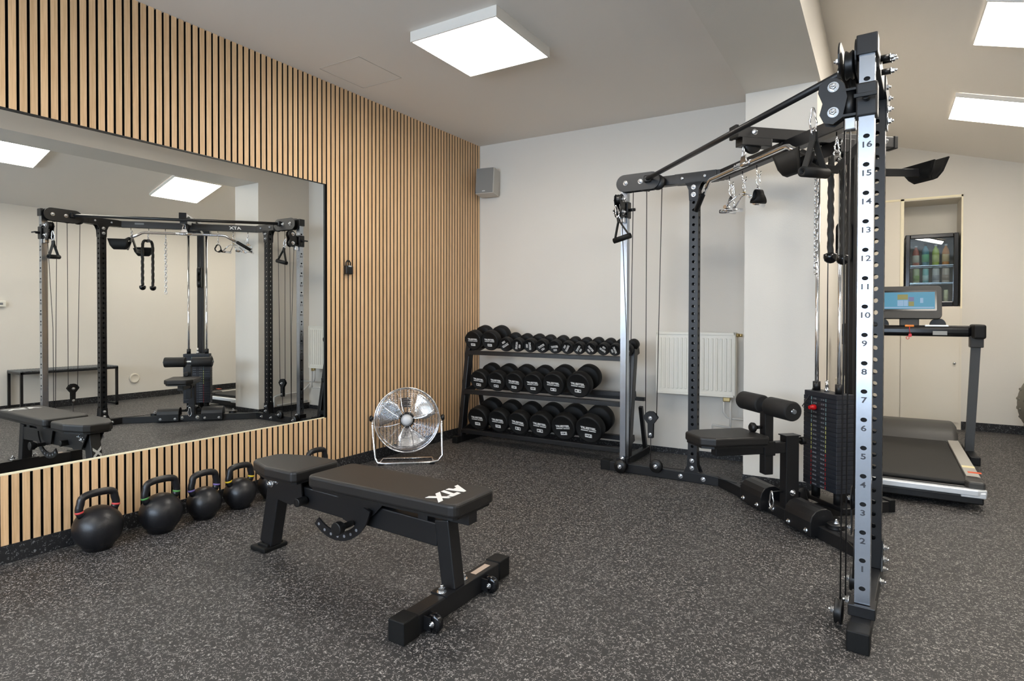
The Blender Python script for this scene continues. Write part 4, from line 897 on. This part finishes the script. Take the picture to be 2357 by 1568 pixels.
# white bin behind the stack
t = empty('waste_bin', (3.125, .72, 0), 0, 'white bin standing behind the weight stack by the side wall', 'bin')
b = MB(); b.lathe([(.065, 0), (.078, .60), (.080, .61)], 28); b.obj('body', M_TOWEL, t); b = MB(); b.lathe([(.082, .61), (.080, .63), (.05, .645), (.001, .648)], 28); b.obj('lid', M_TOWEL, t)
# exercise ball
t = empty('massage_ball', (4.762, 1.95, 0), 0, 'grey knobbly exercise ball at the right edge of the view', 'ball')
b = MB(); b.sphere((0, 0, .37), .37, 40, 28)
for i in range(14):
    th_ = PI*(i+.5)/14
    for k in range(max(1, int(28*math.sin(th_)))):
        a_ = 2*PI*k/max(1, int(28*math.sin(th_)))+i*.4; dv = V((math.sin(th_)*math.cos(a_), math.sin(th_)*math.sin(a_), -math.cos(th_)))
        if dv.x > .5 or dv.z < -.93: continue
        b.sphere(V((0, 0, .37))+dv*.367, .0125, 8, 5)
b.obj('ball', M_BALL, t)

# ------------------------------------------------------------------ treadmill
tx = 3.553; t = empty('treadmill', (tx, 0, 0), 0, 'grey and black treadmill with a lit blue screen behind the cable machine', 'treadmill')
yR_, yF = -.47, 1.26
b = MB(); b.bb((-.33, yR_+.03, .045), (.33, yF, .125)); b.obj('deck_frame', M_BLACK, t, bevel=.01)
b = MB(); b.bb((-.262, yR_+.055, .125), (.262, 1.05, .150)); b.obj('running_belt', M_BELT, t, bevel=.012)
for sx in (-1, 1):
    b = MB(); b.bb((sx*.30-.035, yR_+.17, .125), (sx*.30+.035, 1.05, .158)); b.obj('foot_rail', M_TMRAIL, t, bevel=.003)
    b = MB(); b.prism([(-.035, 0), (.045, 0), (.045, .10), (.03, .16), (-.04, .17), (-.05, .05)], .075, Matrix.Translation((sx*.295 if sx > 0 else -.295, yR_, .125)) @ (Matrix() if sx > 0 else Matrix.Diagonal((-1, 1, 1, 1)))); b.obj('rear_corner', M_TMGREY, t, bevel=.012)
    b = MB(); b.cyl((sx*.24, yR_+.14, 0), (sx*.24, yR_+.14, .05), .028, 18); b.obj('foot', M_RUB, t)
    # uprights, feet and handlebar ends
    b = MB(); b.beam((sx*.42, 1.13, .06), (sx*.42, .79, .945), .06, .035, (0, 1, .4)); b.obj('upright', M_GREYPOST, t, bevel=.004)
    b = MB(); b.bb((sx*.43-.03, .86, 0), (sx*.43+.03, 1.45, .06)); b.bb((sx*.43-.033, .84, 0), (sx*.43+.033, .90, .066)); b.obj('base_tube', M_BLACK, t, bevel=.006)
    b = MB(); b.bb((sx*.42-.042, .74, .90), (sx*.42+.042, .83, .985)); b.obj('upright_socket', M_TMGREY, t, bevel=.006)
    b = MB(); b.beam((sx*.425, .62, 1.02), (sx*.425, .90, 1.02), .075, .105); b.obj('handle_end', M_RUB, t, bevel=.015, seg=3)
b = MB(); b.prism([(.225, 0), (.30, 0), (.30, .03), (.225, .03)], .002, Matrix.Translation((0, yR_+.15, .159))); 
b = MB(); b.bb((.268, yR_+.125, .1875), (.335, yR_+.165, .1885)); tag(b.obj('warning_sticker', M_ORANGE, t), 'orange warning sticker')
b = MB(); b.bb((.267, yR_+.42, .1585), (.334, yR_+.48, .1592)); tag(b.obj('safety_sticker', M_YELL, t), 'pale yellow sticker on the rail')
b = MB(); pts = [(-.345, -.02), (-.345, -.055), (-.30, -.075), (.30, -.075), (.345, -.055), (.345, -.02), (.30, -.028), (-.30, -.028)]
b.prism([(x, y+yR_+.04) for x, y in pts], .035, Matrix.Translation((0, 0, .105))); 
for sx in (-1, 1): b.bb((sx*.28-.06, yR_-.03, .075), (sx*.28+.06, yR_-.0, .11))
b.obj('rear_trim', M_TMSILV, t, bevel=.006)
b = MB(); b.bb((-.33, yR_-.02, .035), (.33, yR_+.06, .085)); b.obj('rear_skirt', M_BLACK, t, bevel=.008)
# motor hood
prof = [(.93, .10), (.955, .165), (1.02, .225), (1.14, .262), (1.30, .262), (1.42, .22), (1.50, .12), (1.50, .05), (.93, .05)]
b = MB(); b.prism(prof, .68, basis((0, 1, 0), (0, 0, 1), (1, 0, 0), (0, 0, 0)), True); b.obj('motor_hood', M_TMGREY, t, bevel=.05, seg=4)
# console bar
b = MB(); b.beam((-.40, .80, 1.02), (.40, .80, 1.02), .10, .085); b.obj('console_bar', M_GLOSS, t, bevel=.03, seg=4)
b = MB(); b.bb((.15, .742, .99), (.24, .749, 1.02)); tag(b.obj('speed_display', mat('grey_display', srgb(150, 152, 150), .4), t), 'small grey display')
b = MB(); b.bb((.10, .76, 1.052), (.25, .80, 1.066)); tag(b.obj('key_panel', M_TMSILV, t, bevel=.004), 'bright key panel')
b = MB(); b.beam((0, .83, 1.05), (0, .84, 1.13), .13, .05, (0, 1, 0)); b.obj('console_neck', M_TMGREY, t, bevel=.008)
for x in (-.19, .19): b = MB(); b.lathe([(.05, -.03), (.055, 0), (.05, .03)], 24, basis((1, 0, 0), (0, 0, 1), (0, -1, 0), (x, .90, 1.065))); b.obj('cup_holder', M_BLACK, t)
TS = Matrix.Translation((0, .83, 1.24)) @ Matrix.Rotation(-.22, 4, 'X') @ Matrix.Rotation(PI/2, 4, 'X')
b = MB(); b.prism(rrect(.42, .262, .03), .035, TS); scn = b.obj('console_screen', M_TMGREY, t, bevel=.004)
b = MB(); b.prism(rrect(.375, .165, .008), .004, TS @ Matrix.Translation((-.01, .012, .0185))); tag(b.obj('bezel', M_GLOSS, scn), 'black screen bezel')
def spx(x0, y0, x1, y1, m, z, nm):
    b = MB(); b.prism([(x0, y0), (x1, y0), (x1, y1), (x0, y1)], .001, TS @ Matrix.Translation((-.01, .012, z))); return b.obj(nm, m, scn)
tag(spx(-.175, -.068, .175, .068, M_SCREEN, .0212, 'display'), 'lit blue touch screen')
for q in ((-.07, .008, .0, .05, M_SCR2), (-.07, -.045, -.03, .003, M_SCR3), (-.028, -.045, .0, .003, M_WHITE), (.004, -.005, .04, .028, M_SCR4), (.004, -.045, .04, -.008, M_SCR2), (-.17, -.062, .17, -.052, M_SCR3), (.08, -.02, .10, .02, M_SCR3)):
    o = spx(q[0], q[1], q[2], q[3], q[4] if q[4] is not M_WHITE else M_SCR3, .0220, 'screen_tile')
b = MB(); b.prism(stadium(.03, .010), .006, TS @ Matrix.Translation((.012, -.175, .01)) ); 
b = MB(); b.bb((-.03, .738, 1.05), (.03, .746, 1.066)); tag(b.obj('key_slot', mat('orange_plastic', srgb(222, 130, 40), .4), t, bevel=.006), 'orange safety key slot')
b = MB(); b.tube([(.0, .737, 1.05), (.0, .735, 1.02), (.004, .733, 1.0)], .0022, 6); b.torus((-.012, .733, .965), .010, .0022, 'Y', 14, 6); b.box((.004, .733, .985), (.02, .008, .024), 0); tag(b.obj('safety_key', M_RED, t), 'red safety key and clip')

# ------------------------------------------------------------------ fridge in the niche with drinks
fx, fw = (3.562+4.028)/2, .225; FZ0, FZ1 = 1.235, 1.975
t = empty('mini_fridge', (fx, YB, FZ0), 0, 'black glass-door mini fridge with drinks, set in the cupboard niche', 'fridge')
dep = .37; hh = FZ1-FZ0
b = MB(); b.bb((-fw, .04, .01), (-fw+.02, dep, hh)); b.bb((fw-.02, .04, .01), (fw, dep, hh)); b.bb((-fw, .04, hh-.03), (fw, dep, hh)); b.bb((-fw, .04, .01), (fw, dep, .05)); b.bb((-fw, dep-.02, 0), (fw, dep, hh)); b.obj('body', M_GLOSS, t)
b = MB(); b.bb((-fw+.02, dep-.03, .05), (fw-.02, dep-.02, hh-.03)); b.obj('inner_wall', mat('fridge_inner', srgb(96, 102, 106), .5), t)
b = MB(); fr = .042
b.bb((-fw, -.01, 0), (-fw+fr, .04, hh)); b.bb((fw-fr, -.01, 0), (fw, .04, hh)); b.bb((-fw+fr, -.01, 0), (fw-fr, .04, .05)); b.bb((-fw+fr, -.01, hh-fr), (fw-fr, .04, hh)); dr_ = b.obj('door', M_GLOSS, t, bevel=.006)
b = MB(); b.bb((-fw+fr, .012, .05), (fw-fr, .018, hh-fr)); b.obj('glass', M_FGLASS, dr_)
b = MB(); b.bb((-fw+.05, .06, hh-.036), (fw-.05, .075, hh-.031)); b.obj('light_strip', M_FRIDGELED, t)
for z in (.425, .245):
    b = MB(); b.bb((-fw+.02, .05, z-.006), (fw-.02, .055, z+.002)); b.bb((-fw+.02, .3, z-.006), (fw-.02, .305, z+.002))
    for k in range(14): x = -fw+.035+(2*fw-.07)*k/13; b.bb((x-.0015, .05, z-.002), (x+.0015, .305, z+.001))
    b.obj('wire_shelf', M_STEEL, t)
def drink(nm, x, y, z, r, h, c1, c2, lab, cat, can=False):
    q = empty(nm, (fx+x, YB+y, FZ0+z), 0, lab, cat, 'drinks in the fridge')
    b = MB(); m1 = mat('drink', c1, .25, emit=None)
    if can: b.lathe([(r*.8, 0), (r, .008), (r, h-.012), (r*.82, h), (.001, h-.002)], 20)
    else: b.lathe([(r*.9, 0), (r, .01), (r, h*.62), (r*.75, h*.76), (r*.36, h*.87), (r*.34, h*.93)], 20)
    b.obj('container', m1, q)
    b = MB(); b.lathe([(r*1.01, h*.16), (r*1.01, h*.52)], 20); b.obj('label_band', mat('drink_label', c2, .5), q)
    if not can: b = MB(); b.lathe([(r*.4, h*.92), (r*.4, h), (.001, h)], 16); b.obj('cap', M_WHITE if c1[0] > .5 else M_BLACK, q)
D = [('drink_bottle', -.128, .13, .427, .031, .21, srgb(196, 110, 96), srgb(222, 214, 200), 'red-tinted bottle, leftmost on the upper fridge shelf', 'bottle'),
     ('drink_bottle', -.045, .13, .427, .033, .225, srgb(84, 150, 170), srgb(120, 200, 160), 'blue-green bottle, second on the upper fridge shelf', 'bottle'),
     ('drink_bottle', .043, .13, .427, .031, .215, srgb(190, 210, 84), srgb(226, 232, 160), 'yellow-green bottle, third on the upper fridge shelf', 'bottle'),
     ('drink_bottle', .128, .13, .427, .031, .215, srgb(226, 140, 60), srgb(240, 206, 160), 'orange bottle, rightmost on the upper fridge shelf', 'bottle')]
for a_ in D: drink(*a_)
D = [('drink_can', -.125, .12, .247, .03, .15, srgb(206, 216, 176), srgb(150, 180, 110), 'pale green can, leftmost on the lower fridge shelf', 'can'),
     ('drink_can', -.043, .12, .247, .027, .15, srgb(150, 216, 222), srgb(200, 235, 240), 'turquoise can, second on the lower fridge shelf', 'can'),
     ('drink_can', .045, .12, .247, .032, .15, srgb(214, 214, 220), srgb(170, 170, 180), 'white and grey can, third on the lower fridge shelf', 'can'),
     ('drink_can', .128, .12, .247, .032, .15, srgb(222, 206, 196), srgb(180, 160, 150), 'pinkish white can, rightmost on the lower fridge shelf', 'can'),
     ('drink_carton', .13, .10, .052, .02, .12, srgb(240, 236, 200), srgb(226, 220, 180), 'cream carton at the bottom of the fridge', 'carton')]
for a_ in D: drink(*a_, can=True)

# ------------------------------------------------------------------ light
w = bpy.data.worlds.new('world'); scene.world = w; w.use_nodes = True
nt = w.node_tree; bg = nt.nodes['Background']
bg.inputs['Color'].default_value = (.66, .81, 1, 1); bg.inputs['Strength'].default_value = 24.0
for i, (a, b_) in enumerate(wins):
    l = bpy.data.lights.new('window_portal', 'AREA'); l.shape = 'RECTANGLE'; l.size = b_-a; l.size_y = WZ1-WZ0; l.cycles.is_portal = True
    o = bpy.data.objects.new('window_portal', l); COL.objects.link(o); o.location = ((a+b_)/2, YR-.32, (WZ0+WZ1)/2); o.rotation_euler = (-PI/2, 0, PI)
    o.matrix_world = basis((1, 0, 0), (0, 0, 1), (0, -1, 0), o.location)
scene.view_settings.view_transform = 'Standard'; scene.view_settings.look = 'None'; scene.view_settings.gamma = 1; scene.view_settings.use_curve_mapping = False
scene.view_settings.exposure = -0.18
scene.cycles.max_bounces = 8; scene.cycles.glossy_bounces = 6; scene.cycles.diffuse_bounces = 5
